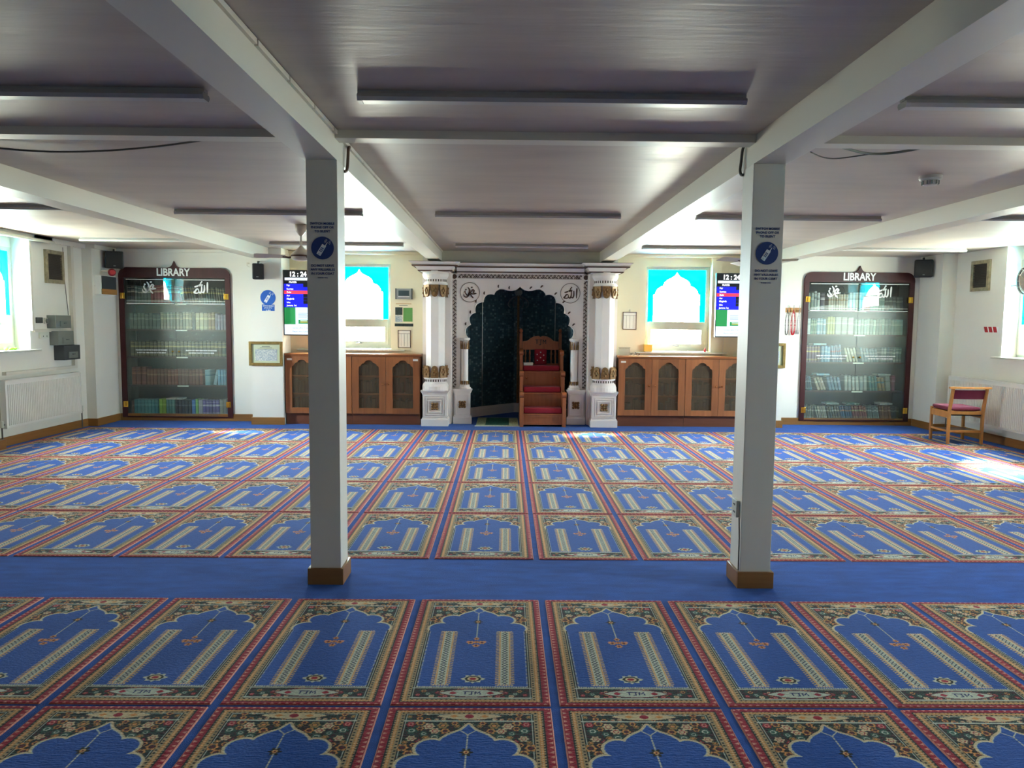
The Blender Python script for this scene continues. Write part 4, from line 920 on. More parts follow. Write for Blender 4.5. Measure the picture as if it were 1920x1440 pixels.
Rr(1513, 1522, 2, 1, .25, '#b0bcc0', '#90a0a4', 'pale blue grey book at the left of the second shelf, right library case')
Rr(1522, 1533, 4, 1, .24, '#5c8060', '#a0b890', 'green book on the second shelf, right library case')
Rr(1533, 1550, 4, 1, .25, '#7c9cac', '#c0ccd0', 'light blue book on the second shelf of the right library case')
Rr(1552, 1566, 4, 1, .27, '#b0ac60', '#c8c490', 'yellow green volume on the second shelf, right library case')
Rr(1566, 1600, 5, 1, .26, '#a8a8a0', '#c0c0b8', 'broad grey volume on the second shelf, right library case')
Rr(1602, 1690, 24, 1, .24, '#8ca89c', '#b0c4b8', 'sage volume on the second shelf of the right library case')
Rr(1514, 1541, 8, 2, .25, '#6c4c60', '#c8a860', 'purple and gold volume at the left of the third shelf, right library case', jit=.01)
Rr(1543, 1560, 4, 2, .24, '#6c98b8', '#a0b8c8', 'blue book on the third shelf of the right library case')
Rr(1560, 1582, 7, 2, .26, '#7c90a8', '#a87c88', 'slate blue book on the third shelf, right library case', lean=-8)
Rr(1586, 1612, 6, 2, .22, '#a8a890', '#c0c0a8', 'pale book leaning in the middle of the third shelf, right library case', lean=-16)
Rr(1618, 1650, 9, 2, .22, '#7c98a0', '#b0c0c0', 'blue grey book leaning on the third shelf, right library case', lean=-13)
Rr(1652, 1690, 10, 2, .23, '#5c7470', '#a8b4a8', 'green grey book at the right of the third shelf, right library case')
Rr(1513, 1530, 4, 3, .22, '#2c4858', '#6c8898', 'dark blue book leaning at the left of the fourth shelf, right library case', lean=-10)
Rr(1533, 1556, 5, 3, .21, '#8c7c68', '#c0b8a0', 'brown and cream book leaning on the fourth shelf, right library case', lean=-24)
Rr(1560, 1584, 6, 3, .22, '#4c7088', '#8ca8b8', 'steel blue book leaning on the fourth shelf, right library case', lean=-14)
Rr(1588, 1630, 9, 3, .23, '#98a09c', '#b8bcb4', 'light grey book in the middle of the fourth shelf, right library case', lean=-5)
Rr(1633, 1650, 4, 3, .22, '#4c8078', '#90a890', 'teal green book on the fourth shelf, right library case', lean=-9)
Rr(1650, 1664, 3, 3, .21, '#a88c5c', '#3c8098', 'tan book on the fourth shelf, right library case', lean=-13)
Rr(1664, 1674, 2, 3, .22, '#a0a098', '#808078', 'grey book near the right end of the fourth shelf, right library case', lean=-5)
Rr(1674, 1681, 1, 3, .24, '#803848', '#a06878', 'crimson book at the right end of the fourth shelf, right library case')
Rr(1512, 1534, 9, 4, .21, '#6c6c60', '#a8a898', 'thin grey brown booklet at the left of the bottom shelf, right library case', lean=-4)
Rr(1536, 1560, 9, 4, .205, '#8c8c80', '#c8c8b8', 'thin pale booklet leaning on the bottom shelf, right library case', lean=-15)
Rr(1561, 1584, 8, 4, .205, '#54544c', '#a0a090', 'thin dark booklet leaning on the bottom shelf, right library case', lean=-13)
Rr(1585, 1606, 7, 4, .205, '#3c5878', '#a88070', 'thin blue booklet in the middle of the bottom shelf, right library case', lean=-12)
Rr(1607, 1634, 9, 4, .205, '#8c4c48', '#b8a878', 'thin reddish booklet on the bottom shelf, right library case', lean=-13)
Rr(1635, 1656, 7, 4, .205, '#7c8884', '#c0c8c0', 'thin silver booklet on the bottom shelf, right library case', lean=-10)
Rr(1657, 1678, 7, 4, .21, '#8c6448', '#b89878', 'thin brown booklet toward the right of the bottom shelf, right library case', lean=-10)
Rr(1679, 1690, 4, 4, .20, '#3c4038', '#788070', 'thin black green booklet at the right end of the bottom shelf, right library case')
for px, s_, h0, c_, lab in ((1528, 2, .256, '#8cb0c0', 'blue book lying flat on the purple volumes, right library case'), (1536, 3, .232, '#7ca8c0', 'blue book lying flat on the leaning books of the fourth shelf, right library case'),
                             (1648, 3, .235, '#8c948c', 'grey book lying flat on the teal books, right library case'), (1556, 4, .222, '#8ca09c', 'grey green book lying flat near the left of the bottom row, right library case'),
                             (1594, 4, .222, '#3c6058', 'dark green book lying flat in the middle of the bottom row, right library case'), (1654, 4, .225, '#c8c4b4', 'cream book lying flat at the right of the bottom row, right library case')):
    book(XR_(px), YRB + .17, (1.79, 1.415, .985, .535, .085)[s_] + h0 + .02, .03, .2, .2, 0, c_, '#a0a8a0', lab, None, True)

# ------------------------------------------------------------------ base units with scalloped grille doors
SC = [(0, 1.0), (.12, .992), (.24, .965), (.34, .92), (.40, .865), (.42, .815), (.53, .805), (.65, .765), (.74, .70), (.785, .61), (.87, .60), (.95, .555), (.99, .48), (1.0, .40)]
def door_mesh(x0, x1, z0, z1, yf):
    b = bm_new(); st = .098 * (x1 - x0) / .5; a, c = x0 + st, x1 - st; cx, hw = (a + c) / 2, (c - a) / 2; zb = z0 + .085; ztop = z1 - .055; zs = ztop - .135; yb = yf + .022
    box(b, a, c, yf, yb, ztop, z1)
    pts = [(x * hw, zs + (z - .40) / .60 * (ztop - zs)) for x, z in SC]
    for s in (1, -1):
        for (xa, za), (xb_, zb_) in zip(pts, pts[1:]):
            if za - zb_ < 1e-6: continue
            prism(b, [(cx + s * xa, za), (cx + s * xb_, zb_), (cx + s * hw, zb_), (cx + s * hw, za)], yf, yb)
    st_l, st_r = bm_new(), bm_new(); box(st_l, x0, a, yf - .0005, yb, z0, z1, .002); box(st_r, c, x1, yf - .0005, yb, z0, z1, .002)
    rl = bm_new(); box(rl, a, c, yf, yb, z0, zb)
    return b, (a, c, zb, ztop), (st_l, st_r, rl)
def base_unit(lab, x0, x1, yf, paper=None):
    r = thing('base_cabinet', lab, 'cabinet', ((x0 + x1) / 2, yf + .17, 0)); yb = YW - .005; zt = 1.032
    b = bm_new()
    box(b, x0, x0 + .018, yf + .024, yb, .165, zt); box(b, x1 - .018, x1, yf + .024, yb, .165, zt); box(b, x0 + .018, x1 - .018, yb - .01, yb, .165, zt); box(b, x0 + .018, x1 - .018, yf + .024, yb - .01, .165, .183); box(b, x0 + .018, x1 - .018, yf + .024, yb - .01, zt - .018, zt)
    ob('carcass', b, WOODK, r)
    b = bm_new(); box(b, x0, x1, yf + .05, yb, 0, .165); ob('plinth', b, WOODK, r)
    for k, z in enumerate((.45, .72)):
        b = bm_new(); box(b, x0 + .018, x1 - .018, yf + .06, yb - .01, z, z + .018); ob('shelf', b, WOOD, r)
    xm = (x0 + x1) / 2
    for k, (a, c) in enumerate(((x0 + .002, xm - .002), (xm + .002, x1 - .002))):
        b, (ga, gc, gb, gt), sts = door_mesh(a, c, .168, 1.03, yf); d = ob('door', b, WOOD, r)
        for q, nm in zip(sts, ('stile', 'stile', 'rail')): ob(nm, q, WOOD, d)
        b = bm_new(); box(b, ga - .01, gc + .01, yf + .0225, yf + .0235, gb - .01, gt + .005); ob('mesh_grille', b, GRILLE, d)
        xk = c - .045 if k == 0 else a + .045; b = bm_new(); cyl(b, (xk, yf, .62), (xk, yf - .018, .62), .007, 8); ball(b, (xk, yf - .024, .62), .014, 10); ob('knob', b, COPPER, d, smooth=True)
    if paper is not None:
        b = bm_new(); plate(b, paper, paper + .075, .965, .995, yf, .0015); ob('paper_label', b, PAPER, r)
    return r
YC = 11.085
base_unit('oak base cabinet with arched mesh doors half hidden by the left column', -3.295, -2.303, YC, -3.265)
base_unit('oak base cabinet with arched mesh doors between left column and niche', -2.299, -1.285, YC, -1.385)
YC2 = 11.12
base_unit('oak base cabinet with arched mesh doors right beside the niche', 1.70, 2.708, YC2, 1.735)
base_unit('oak base cabinet with arched mesh doors half hidden by the right column', 2.712, 3.72, YC2)
for xa, xb, yf, lab in ((-3.30, -1.265, YC, 'reddish wooden worktop over the cabinets left of the niche'), (1.685, 3.72, YC2, 'reddish wooden worktop over the cabinets right of the niche')):
    b = bm_new(); box(b, xa, xb, yf - .015, YW - .005, 1.034, 1.068, .004); tag(ob('worktop', b, WOODT), lab, 'worktop')
b = bm_new()
for x0, yf in ((-3.27, YC), (-2.27, YC), (1.73, YC2), (2.74, YC2)):
    for k, z in enumerate((.184, .469, .739)):
        for xa, xb in ((x0 + .05, x0 + .45), (x0 + .53, x0 + .93)):
            x = xa
            while x < xb - .04:
                t = rnd.uniform(.022, .05); h = rnd.uniform(.15, .23); box(b, x, x + t * .92, yf + .12, yf + .28, z, z + h); x += t if rnd.random() < .85 else t * 2.2
o = tag(ob('cabinet_books', b, mat('dim_books', '#6a5c4c', .6, vary=.5, scale=(26, 26, 1.5), hex2='#2c2c2c')), 'rows of dim books behind the mesh doors of the oak base cabinets', 'books'); o['kind'] = 'stuff'
# things on the right worktop and sills
p = rectY(1161, 641, 1180, 659, 11.3); pl = thing('plastic_box', 'clear plastic box on the worktop beside the niche', 'box', ((p[0] + p[1]) / 2, 11.3, 1.069))
b = bm_new(); box(b, p[0], p[1], 11.24, 11.36, 1.069, 1.18, .012); ob('tub', b, PERSPEX, pl)
b = bm_new(); box(b, p[0] - .004, p[1] + .004, 11.235, 11.365, 1.181, 1.195, .004); ob('lid', b, PERSPEX, pl)
gx = onY(1192, 658, 11.2).x; gl = thing('spectacles', 'thin pair of spectacles on the worktop beside the clear box', 'glasses', (gx, 11.2, 1.069))
b = bm_new()
for s in (-1, 1):
    c0 = gx + s * .035; tube(b, [(c0 + .026 * math.cos(a), 11.2, 1.095 + .02 * math.sin(a)) for a in np.linspace(0, 2 * PI, 15)], .003, 6)
    tube(b, [(c0 + s * .027, 11.2, 1.10), (c0 + s * .03, 11.27, 1.10), (c0 + s * .03, 11.33, 1.075)], .003, 6)
tube(b, [(gx - .01, 11.2, 1.098), (gx + .01, 11.2, 1.098)], .003, 6); ob('frame', b, BLACK, gl)
p = rectY(1208, 646, 1223, 659, 11.40); cb = thing('card_box', 'yellow card box on the sill at the right window', 'box', ((p[0] + p[1]) / 2, 11.42, 1.13))
b = bm_new(); box(b, p[0], p[1], 11.405, 11.47, 1.1285, 1.225, .003); ob('body', b, YELLOW, cb)
b = bm_new(); box(b, p[0] - .002, p[1] + .002, 11.402, 11.472, 1.2255, 1.237, .002); ob('lid', b, YELLOW, cb)
xx = onY(1322, 652, 11.45).x; b = bm_new(); lathe(b, [(.018, 1.1285), (.02, 1.15), (.016, 1.17), (.006, 1.18), (.006, 1.20)], xx, 11.45, 12); tag(ob('bottle', b, LBRED, smooth=True), 'tiny red bottle on the sill of the right window', 'bottle')

# ------------------------------------------------------------------ prayer time screens
def screen(lab, x0, x1, z0, z1, y):
    r = thing('wall_screen', lab, 'screen', ((x0 + x1) / 2, y + .03, (z0 + z1) / 2)); W = x1 - x0; H = z1 - z0
    b = bm_new(); box(b, x0 - .012, x1 + .012, y, y + .055, z0 - .014, z1 + .012, .004); ob('housing', b, BLACK, r)
    b = bm_new(); box(b, (x0 + x1) / 2 - .15, (x0 + x1) / 2 + .15, y + .055, y + .08, (z0 + z1) / 2 - .2, (z0 + z1) / 2 + .2); box(b, (x0 + x1) / 2 - .04, (x0 + x1) / 2 + .04, y + .08, YW, (z0 + z1) / 2 - .05, (z0 + z1) / 2 + .05); ob('wall_bracket', b, GREYD, r)
    def R(u0, u1, v0, v1, m, nm='display_area', d=.0015):   # u from left, v from the top, 0..1
        b = bm_new(); plate(b, x0 + u0 * W, x0 + u1 * W, z1 - v1 * H, z1 - v0 * H, y - (.0008 if d > .0015 else 0) - (.0008 if d > .003 else 0), .0008); return ob(nm, b, m, r)
    def T(s, u, v, size, m=SC_TXT, bold=.0, align='CENTER'): return text('display_text', s, size, (x0 + u * W, y - .0025, z1 - v * H), m, r, bold=bold, ext=.0003, sx=.95, align=align)
    R(0, 1, 0, .105, SC_BLK); T('12 : 24 : 36', .53, .052, .098, bold=.0034)
    R(.02, 1, .108, .15, SC_WHT); T('Sun 7th May', .45, .129, .030, SC_GRY)
    R(0, 1, .15, .205, SC_BLK); T('PRAYER', .24, .178, .034, bold=.0012); T('BEGINS', .73, .178, .034, bold=.0012)
    rows = (('Fajr', '3:38 am'), ('Sunrise', ''), ('Zuhr', '1:00 pm'), ('Asr', '6:21 pm'), ('Maghrib', '8:39 pm'), ('Isha', '9:55 pm'), ('Jumma 1st', ''))
    for i, (a, t) in enumerate(rows):
        v0 = .205 + i * .0525; m = SC_RED if i == 2 else SC_BLU
        R(0, 1, v0, v0 + .0515, m)
        if t and i != 2:
            R(.52, 1, v0, v0 + .0495, SC_BLK, d=.003)
        T(a, .07, v0 + .027, .036, bold=.0004, align='LEFT')
        if t: T(t, .77, v0 + .027, .034, SC_TXT if i else SC_GRY, bold=.0012)
    R(0, .30, .573, .84, SC_GRN); R(.30, 1, .573, .84, SC_PALE); R(.38, .96, .768, .83, SC_GRN, d=.003)
    R(.43, .62, .778, .788, SC_TXT, d=.004); R(.43, .66, .798, .810, YELLOW, d=.004)
    for k in range(4): R(.38, .66 - .05 * (k % 2), .66 + k * .022, .668 + k * .022, SC_GRY, d=.003)
    b = bm_new(); prism(b, [(x0 + W * u, z1 - H * v) for u, v in ((.80, .70), (.86, .67), (.91, .70), (.90, .74), (.93, .765), (.86, .76), (.80, .75), (.83, .725))], y - .0022, y - .0012); ob('display_area', b, SC_BLK, r)
    R(0, 1, .84, 1, SC_WHT); T('Sunday after Zuhr Salah', .5, .90, .034, SC_GRY, .0006); T('Please switch phones off', .5, .955, .034, SC_GRY, .0006)
    return r
screen('tall prayer time screen beside the left window behind the left column', -3.295, -2.75, 1.348, 2.290, 11.10)
screen('tall prayer time screen beside the right window behind the right column', 3.14, 3.69, 1.378, 2.305, 11.10)
b = bm_new(); tube(b, [(3.36, 11.44, 1.36), (3.355, 11.44, 1.2), (3.35, 11.44, 1.07)], .004, 6); tag(ob('screen_cable', b, TRUNK), 'thin white cable hanging below the right prayer time screen', 'cable')

# ------------------------------------------------------------------ wall things left of the niche
p = rectY(742, 541, 773, 561, YW - .01); ck = thing('lcd_clock', 'grey framed digital display on wall above the green poster', 'clock', ((p[0] + p[1]) / 2, YW, p[2]))
b = bm_new(); box(b, p[0], p[1], YW - .03, YW, p[2], p[3], .006); ob('housing', b, SILV, ck)
b = bm_new(); box(b, p[0] + .045, p[1] - .045, YW - .034, YW - .0301, p[2] + .05, p[3] - .03); ob('display', b, LCD, ck)
for q in ((p[0] - .004, p[0] + .012), (p[1] - .012, p[1] + .004)): b = bm_new(); box(b, q[0], q[1], YW - .034, YW, p[2] - .003, p[3] + .003, .003); ob('edge', b, GREYD, ck)
b = bm_new(); box(b, p[0] + .04, p[1] - .04, YW - .033, YW - .0302, p[2] + .03, p[2] + .042); ob('label_strip', b, PRINTW, ck)
def poster_text(s, px, py, size, m=DARKB, Y=YW, lab=None):
    q = onY(px, py, Y); return text('wall_lettering', s, size, (q.x, Y - .001, q.z), m, bold=.0004)
p = rectY(740, 568, 775, 613, YW); po = thing('poster', 'paper poster with green panel on wall under digital display', 'poster', ((p[0] + p[1]) / 2, YW, p[2]))
b = bm_new(); plate(b, p[0], p[1], p[2], p[3], YW, .002); ob('sheet', b, CREAM, po)
def onposter(u0, u1, v0, v1, m, nm): b = bm_new(); plate(b, p[0] + u0 * (p[1] - p[0]), p[0] + u1 * (p[1] - p[0]), p[3] - v1 * (p[3] - p[2]), p[3] - v0 * (p[3] - p[2]), YW - .002, .001); return ob(nm, b, m, po)
onposter(.46, .96, .20, .78, GREENP, 'green_panel'); onposter(.03, .42, .18, .50, DGREEN, 'picture'); onposter(.03, .42, .52, .80, PICB, 'picture'); onposter(0, 1, .86, .98, DGREEN, 'picture')
xc = (p[0] + p[1]) / 2
onposter(.06, .90, .02, .045, AMBER, 'text_line'); onposter(.24, .70, .09, .115, GREYB, 'text_line')
def framed_notice(px0, py0, px1, py1, lab, hook=False):
    p = rectY(px0, py0, px1, py1, YW); r = thing('framed_notice', lab, 'notice', ((p[0] + p[1]) / 2, YW, p[2])); f = .008
    b = bm_new(); plate(b, p[0] + f, p[1] - f, p[2] + f, p[3] - f, YW - .002, .003); ob('sheet', b, PAPER, r)
    b = bm_new(); box(b, p[0], p[0] + f, YW - .012, YW, p[2], p[3]); box(b, p[1] - f, p[1], YW - .012, YW, p[2], p[3]); box(b, p[0] + f, p[1] - f, YW - .012, YW, p[2], p[2] + f); box(b, p[0] + f, p[1] - f, YW - .012, YW, p[3] - f, p[3]); ob('frame', b, BRONZE, r)
    b = bm_new(); zt = p[3] - .055; plate(b, p[0] + f, p[1] - f, zt, zt + .004, YW - .005, .001)
    for k in range(1, 4): xk = p[0] + k * (p[1] - p[0]) / 4; plate(b, xk, xk + .003, p[2] + .02, zt, YW - .005, .001)
    ob('ruled_lines', b, BRONZE, r)
    if hook: b = bm_new(); cyl(b, ((p[0] + p[1]) / 2, YW - .01, p[3]), ((p[0] + p[1]) / 2, YW - .01, p[3] + .04), .005, 6); ob('hook', b, STEEL, r)
framed_notice(746, 619, 770, 652, 'brown framed notice sheet under the green poster')
framed_notice(1168, 585, 1193, 618, 'brown framed notice sheet hanging between niche and right window', True)
# framed certificate on the left pier
def picture(lab, px0, py0, px1, py1, Y, m=PICG):
    p = rectY(px0, py0, px1, py1, Y); r = thing('framed_picture', lab, 'picture', ((p[0] + p[1]) / 2, Y, p[2])); f = .042
    b = bm_new(); box(b, p[0], p[0] + f, Y - .03, Y, p[2], p[3], .005); box(b, p[1] - f, p[1], Y - .03, Y, p[2], p[3], .005); box(b, p[0] + f, p[1] - f, Y - .03, Y, p[2], p[2] + f, .005); box(b, p[0] + f, p[1] - f, Y - .03, Y, p[3] - f, p[3], .005); ob('frame', b, m, r)
    b = bm_new(); plate(b, p[0] + f, p[1] - f, p[2] + f, p[3] - f, Y - .006); ob('mount', b, PICM, r)
    W, H = p[1] - p[0], p[3] - p[2]; b = bm_new(); plate(b, p[0] + W * .18, p[1] - W * .17, p[2] + H * .20, p[3] - H * .32, Y - .0085); ob('print', b, PICB, r)
    for k in range(3): b = bm_new(); plate(b, p[0] + W * (.38 - .06 * k), p[1] - W * (.38 - .06 * k), p[3] - H * (.19 + .055 * k) - .008, p[3] - H * (.19 + .055 * k), Y - .0085); ob('text_line', b, GREYB, r)
picture('gold framed calligraphy print on the pier left of the cabinets', 467, 640, 531, 686, 11.03)
picture('gold framed print on the right pier partly behind the right column', 1408, 643, 1471, 690, 11.14)
p = rectY(1420, 584, 1459, 641, 11.14); r = thing('thin_frame', 'thin black picture frame above the gold one at right column', 'picture', ((p[0] + p[1]) / 2, 11.14, p[2]))
b = bm_new(); f = .014
box(b, p[0], p[0] + f, 11.12, 11.14, p[2], p[3]); box(b, p[1] - f, p[1], 11.12, 11.14, p[2], p[3]); box(b, p[0] + f, p[1] - f, 11.12, 11.14, p[2], p[2] + f); box(b, p[0] + f, p[1] - f, 11.12, 11.14, p[3] - f, p[3]); ob('frame', b, BLACK, r)
b = bm_new(); plate(b, p[0] + f, p[1] - f, p[2] + f, p[3] - f, 11.14 - .004); ob('print', b, PAPER, r)

# phone pictogram used on three signs
def phone_disc(parent, cx, cz, R, y, base, ink):
    b = bm_new(); cyl(b, (cx, y, cz), (cx, y - .0012, cz), R, 40); d = ob('blue_disc', b, base, parent)
    def rot(x, z, a): return cx + x * math.cos(a) - z * math.sin(a), cz + x * math.sin(a) + z * math.cos(a)
    a = R_(-32); b = bm_new(); w_, h_ = .20 * R, .50 * R; oz = -.20 * R
    prism(b, [rot(x, z + oz, a) for x, z in ((-w_, -h_), (w_, -h_), (w_, h_), (-w_, h_))], y - .0024, y - .0012)
    prism(b, [rot(x, z + oz, a) for x, z in ((w_ * .35, h_), (w_ * .75, h_), (w_ * .65, h_ + .36 * R), (w_ * .45, h_ + .36 * R))], y - .0024, y - .0012)
    ob('phone', b, ink, d)
    b = bm_new(); tx, tz = rot(w_ * .55, h_ + .36 * R + oz, a)
    for q in (.16, .26):
        for a0 in (R_(100), R_(-50)):
            tube(b, [(tx + q * R * math.cos(a0 + t), y - .0018, tz + q * R * math.sin(a0 + t)) for t in np.linspace(0, 1.5, 7)], .018 * R, 4)
    ob('signal_waves', b, ink, d)
    b = bm_new()
    for i in range(3):
        for j in range(3):
            x, z = -w_ * .45 + i * w_ * .45, -.12 * R + j * .15 * R + oz; prism(b, [rot(x + u_, z + v_, a) for u_, v_ in ((-.035 * R, -.045 * R), (.035 * R, -.045 * R), (.035 * R, .045 * R), (-.035 * R, .045 * R))], y - .0032, y - .0024)
    prism(b, [rot(u_, v_ - .60 * R, a) for u_, v_ in ((-.04 * R, -.03 * R), (.04 * R, -.03 * R), (.04 * R, .03 * R), (-.04 * R, .03 * R))], y - .0032, y - .0024)
    ob('keys', b, base, d)
q = onY(502.5, 558, 11.03); R0 = .112; sg = thing('phone_sign', 'blue round mobile phone sign on the pier above gold frame', 'sign', (q.x, 11.03, q.z))
phone_disc(sg, q.x, q.z, R0, 11.029, BLUE, PRINTW)
p = rectY(491, 571, 515, 583, 11.03); b = bm_new(); plate(b, p[0], p[1], p[2], p[3], 11.03, .0015); pb = ob('text_panel', b, BLUE, sg)
for k, s_ in enumerate(('SWITCH MOBILE', 'phones off or', 'to silent')): text('lettering', s_, .025, ((p[0] + p[1]) / 2, 11.0275, p[3] - .020 - k * .030), PRINTW, pb, bold=.0006, sx=.85)
for cx, y, dz, lab in ((-1.049, 4.285, 0, 'navy vinyl mobile phone notice stuck on the left column'), (1.485, 4.265, -.006, 'navy vinyl mobile phone notice stuck on the right column')):
    sg = thing('vinyl_notice', lab, 'sign', (cx, y, 1.96)); y_ = y - .001
    phone_disc(sg, cx, 1.965 + dz, .0645, y_, NAVY, PRINTW)
    for k, s_ in enumerate(('SWITCH MOBILE', 'PHONE OFF OR', 'TO SILENT')): text('lettering', s_, .0185, (cx, y_ - .0006, 2.103 + dz - .0215 * k), NAVY, sg, bold=.0005, ext=.0003)
    for k, s_ in enumerate(('DO NOT LEAVE', 'ANY VALUABLES', 'IN YOUR COAT')): text('lettering', s_, .0185, (cx, y_ - .0006, 1.866 + dz - .0225 * k), NAVY, sg, bold=.0005, ext=.0003)
    text('lettering', 'THANK YOU', .010, (cx, y_ - .0006, 1.797 + dz), NAVY, sg, bold=.0003, ext=.0003)
# socket and crack cable on the right column
p0 = onX(1371, 932, 1.388); sk = thing('socket', 'white double socket on the side of the right column', 'socket', (1.39, 4.37, .46))
za, zb = onX(1378, 965, 1.388).z, onX(1378, 933, 1.388).z
b = bm_new(); box(b, 1.372, 1.3925, 4.30, 4.385, za, zb, .004); ob('face_plate', b, UPVC, sk)
b = bm_new()
for z in (za + (zb - za) * .28, za + (zb - za) * .72): box(b, 1.3705, 1.372, 4.325, 4.34, z - .006, z + .006); box(b, 1.3705, 1.372, 4.345, 4.36, z - .004, z + .004)
ob('pin_holes', b, BLACK, sk)
b = bm_new(); tube(b, [(1.390, 4.30, za), (1.390, 4.292, za - .06), (1.3905, 4.285, za - .12), (1.390, 4.283, .10)], .003, 6); tag(ob('cable', b, CABLE), 'thin dark cable running down below the column socket', 'cable')

# ------------------------------------------------------------------ loudspeakers
def speaker(lab, x, y, z, w_, h_, d_, rz, bracket=True):
    r = thing('loudspeaker', lab, 'speaker', (0, 0, 0)); 
    b = bm_new(); box(b, -w_ / 2, w_ / 2, -d_ / 2, d_ / 2, -h_ / 2, h_ / 2, .018); ob('cabinet', b, BLACK, r)
    b = bm_new(); box(b, -w_ / 2 + .012, w_ / 2 - .012, -d_ / 2 - .008, -d_ / 2, -h_ / 2 + .012, h_ / 2 - .012, .006); ob('front_grille', b, GREYD if not bracket else BLACK, r)
    b = bm_new(); box(b, -.015, .015, -d_ / 2 - .01, -d_ / 2 - .008, -h_ / 2 + .03, -h_ / 2 + .038); ob('badge', b, SILV, r)
    b = bm_new(); cyl(b, (0, 0, h_ / 2), (0, 0, h_ / 2 + .03), .012, 8); box(b, -.01, .01, 0, d_ / 2 + .06, h_ / 2 + .022, h_ / 2 + .036); ob('bracket', b, BLACK, r)
    r.location = (x, y, z); r.rotation_euler = (0, 0, rz); return r
q = onY(484, 509, 10.93); speaker('small black loudspeaker on bracket at the pier above phone sign', q.x, 10.93, q.z, .15, .23, .12, R_(8))
q = onY(186, 486, 11.0); speaker('black loudspeaker high in the corner above amplifier box', -5.80, 11.12, q.z, .24, .25, .17, R_(30))
q = onY(1754, 504, 11.2); speaker('black loudspeaker high in the corner right of library case', 6.27, 11.2, q.z, .24, .26, .17, R_(-25))
b = bm_new(); a = onY(462, 492, 11.36); box(b, a.x, a.x + .50, 11.365, 11.39, a.z - .02, a.z); tube(b, smooth_path([(a.x + .02, 11.37, a.z), (a.x + .03, 11.3, a.z - .05), (q.x * 0 + a.x + .16, 11.1, a.z - .1)]), .004, 6); tag(ob('speaker_rail', b, TRUNK), 'white trunking rail above the small pier loudspeaker', 'trunking')
# amplifier box and red alarm bell on the pipe chase
am = thing('amplifier', 'white and dark amplifier box with wooden strip on corner chase', 'amplifier', (-5.88, 11.0, 1.9))
za, zb = onY(190, 553, 10.95).z, onY(190, 517, 10.95).z
b = bm_new(); box(b, -5.93, -5.835, 10.80, 11.22, za, zb, .006); ob('case', b, WHITE, am)
b = bm_new(); box(b, -5.835, -5.823, 10.82, 11.20, za + .085, zb - .008); ob('front_panel', b, GREYD, am)
b = bm_new(); box(b, -5.835, -5.818, 10.81, 11.21, za + .008, za + .084); ob('wood_strip', b, AMBER, am)
q = onY(192, 508, 11.0); b = bm_new(); cyl(b, (-5.77, 10.99, q.z - .02), (-5.74, 10.95, q.z - .02), .055, 18, .036); tag(ob('alarm_bell', b, LBRED), 'red alarm bell between the corner loudspeaker and amplifier', 'bell')
b = bm_new(); cyl(b, (-5.93, 11.0, q.z), (-5.77, 10.98, q.z), .015, 8); tag(ob('bell_bracket', b, RADW), 'pale arm holding the red bell on the corner chase', 'bracket')
b = bm_new(); box(b, -5.93, -5.905, 10.80, 11.30, 2.02, 2.035); tag(ob('cable_shelf', b, TRUNK), 'thin ledge above the corner amplifier', 'ledge')

# ------------------------------------------------------------------ left wall services
XW = XL
def wbox(name, lab, cat, px0, py0, px1, py1, dpt, m, extra=None):
    y0, y1, z0, z1 = rectX(px0, py0, px1, py1, XW + dpt); r = thing(name, lab, cat, (XW + dpt / 2, (y0 + y1) / 2, z0))
    b = bm_new(); box(b, XW, XW + dpt, y0, y1, z0, z1, .006); ob('case', b, m, r)
    if extra: extra(r, y0, y1, z0, z1, XW + dpt)
    return r
def sw(m2):
    def f(r, y0, y1, z0, z1, x):
        h, w_ = z1 - z0, y1 - y0; b = bm_new(); box(b, x, x + .012, y0 + w_ * .25, y1 - w_ * .2, z0 + h * .12, z0 + h * .55, .003); fp = ob('cover', b, m2, r)
        b = bm_new(); box(b, x + .012, x + .022, y0 + w_ * .45, y0 + w_ * .6, z0 + h * .36, z0 + h * .42); ob('lever', b, GREYD, fp)
    return f
wbox('switch_box', 'grey isolator switch box on left wall, uppermost of three', 'switch', 104, 591, 134, 615, .12, GREYB, sw(GREYB))
wbox('switch_box', 'grey isolator switch box on left wall, middle of three', 'switch', 109, 621, 139, 646, .12, GREYB, sw(GREYB))
wbox('switch_box', 'dark grey isolator box on left wall, lowest of three', 'switch', 120, 648, 151, 673, .14, GREYD, sw(GREYB))
wbox('control_panel', 'small dark square control on left wall beside the dial', 'control', 69, 595, 81, 606, .02, GREYD)
def dial(r, y0, y1, z0, z1, x):
    b = bm_new(); cyl(b, (x, (y0 + y1) / 2, (z0 + z1) / 2), (x + .02, (y0 + y1) / 2, (z0 + z1) / 2), .032, 16); ob('knob', b, GREYB, r)
wbox('thermostat', 'white thermostat with round dial on the left wall', 'thermostat', 84, 596, 92, 607, .02, UPVC, dial)
def pins(r, y0, y1, z0, z1, x):
    b = bm_new(); 
    for k in (.3, .7):
        yy = y0 + (y1 - y0) * k; box(b, x, x + .001, yy - .008, yy + .008, z0 + .02, z0 + .035)
    ob('pin_holes', b, BLACK, r)
wbox('socket', 'white double socket below trunking on left wall', 'socket', 76, 621, 93, 634, .03, UPVC, pins)
def pipe(name, lab, cat, pts, r, m): b = bm_new(); tube(b, pts, r, 8); return tag(ob(name, b, m, smooth=True), lab, cat)
ya = onX(58, 500, XW + .03).y; zt = onX(58, 446, XW + .03).z; zl = onX(62, 620, XW + .03).z; yb_ = onX(134, 616, XW + .03).y
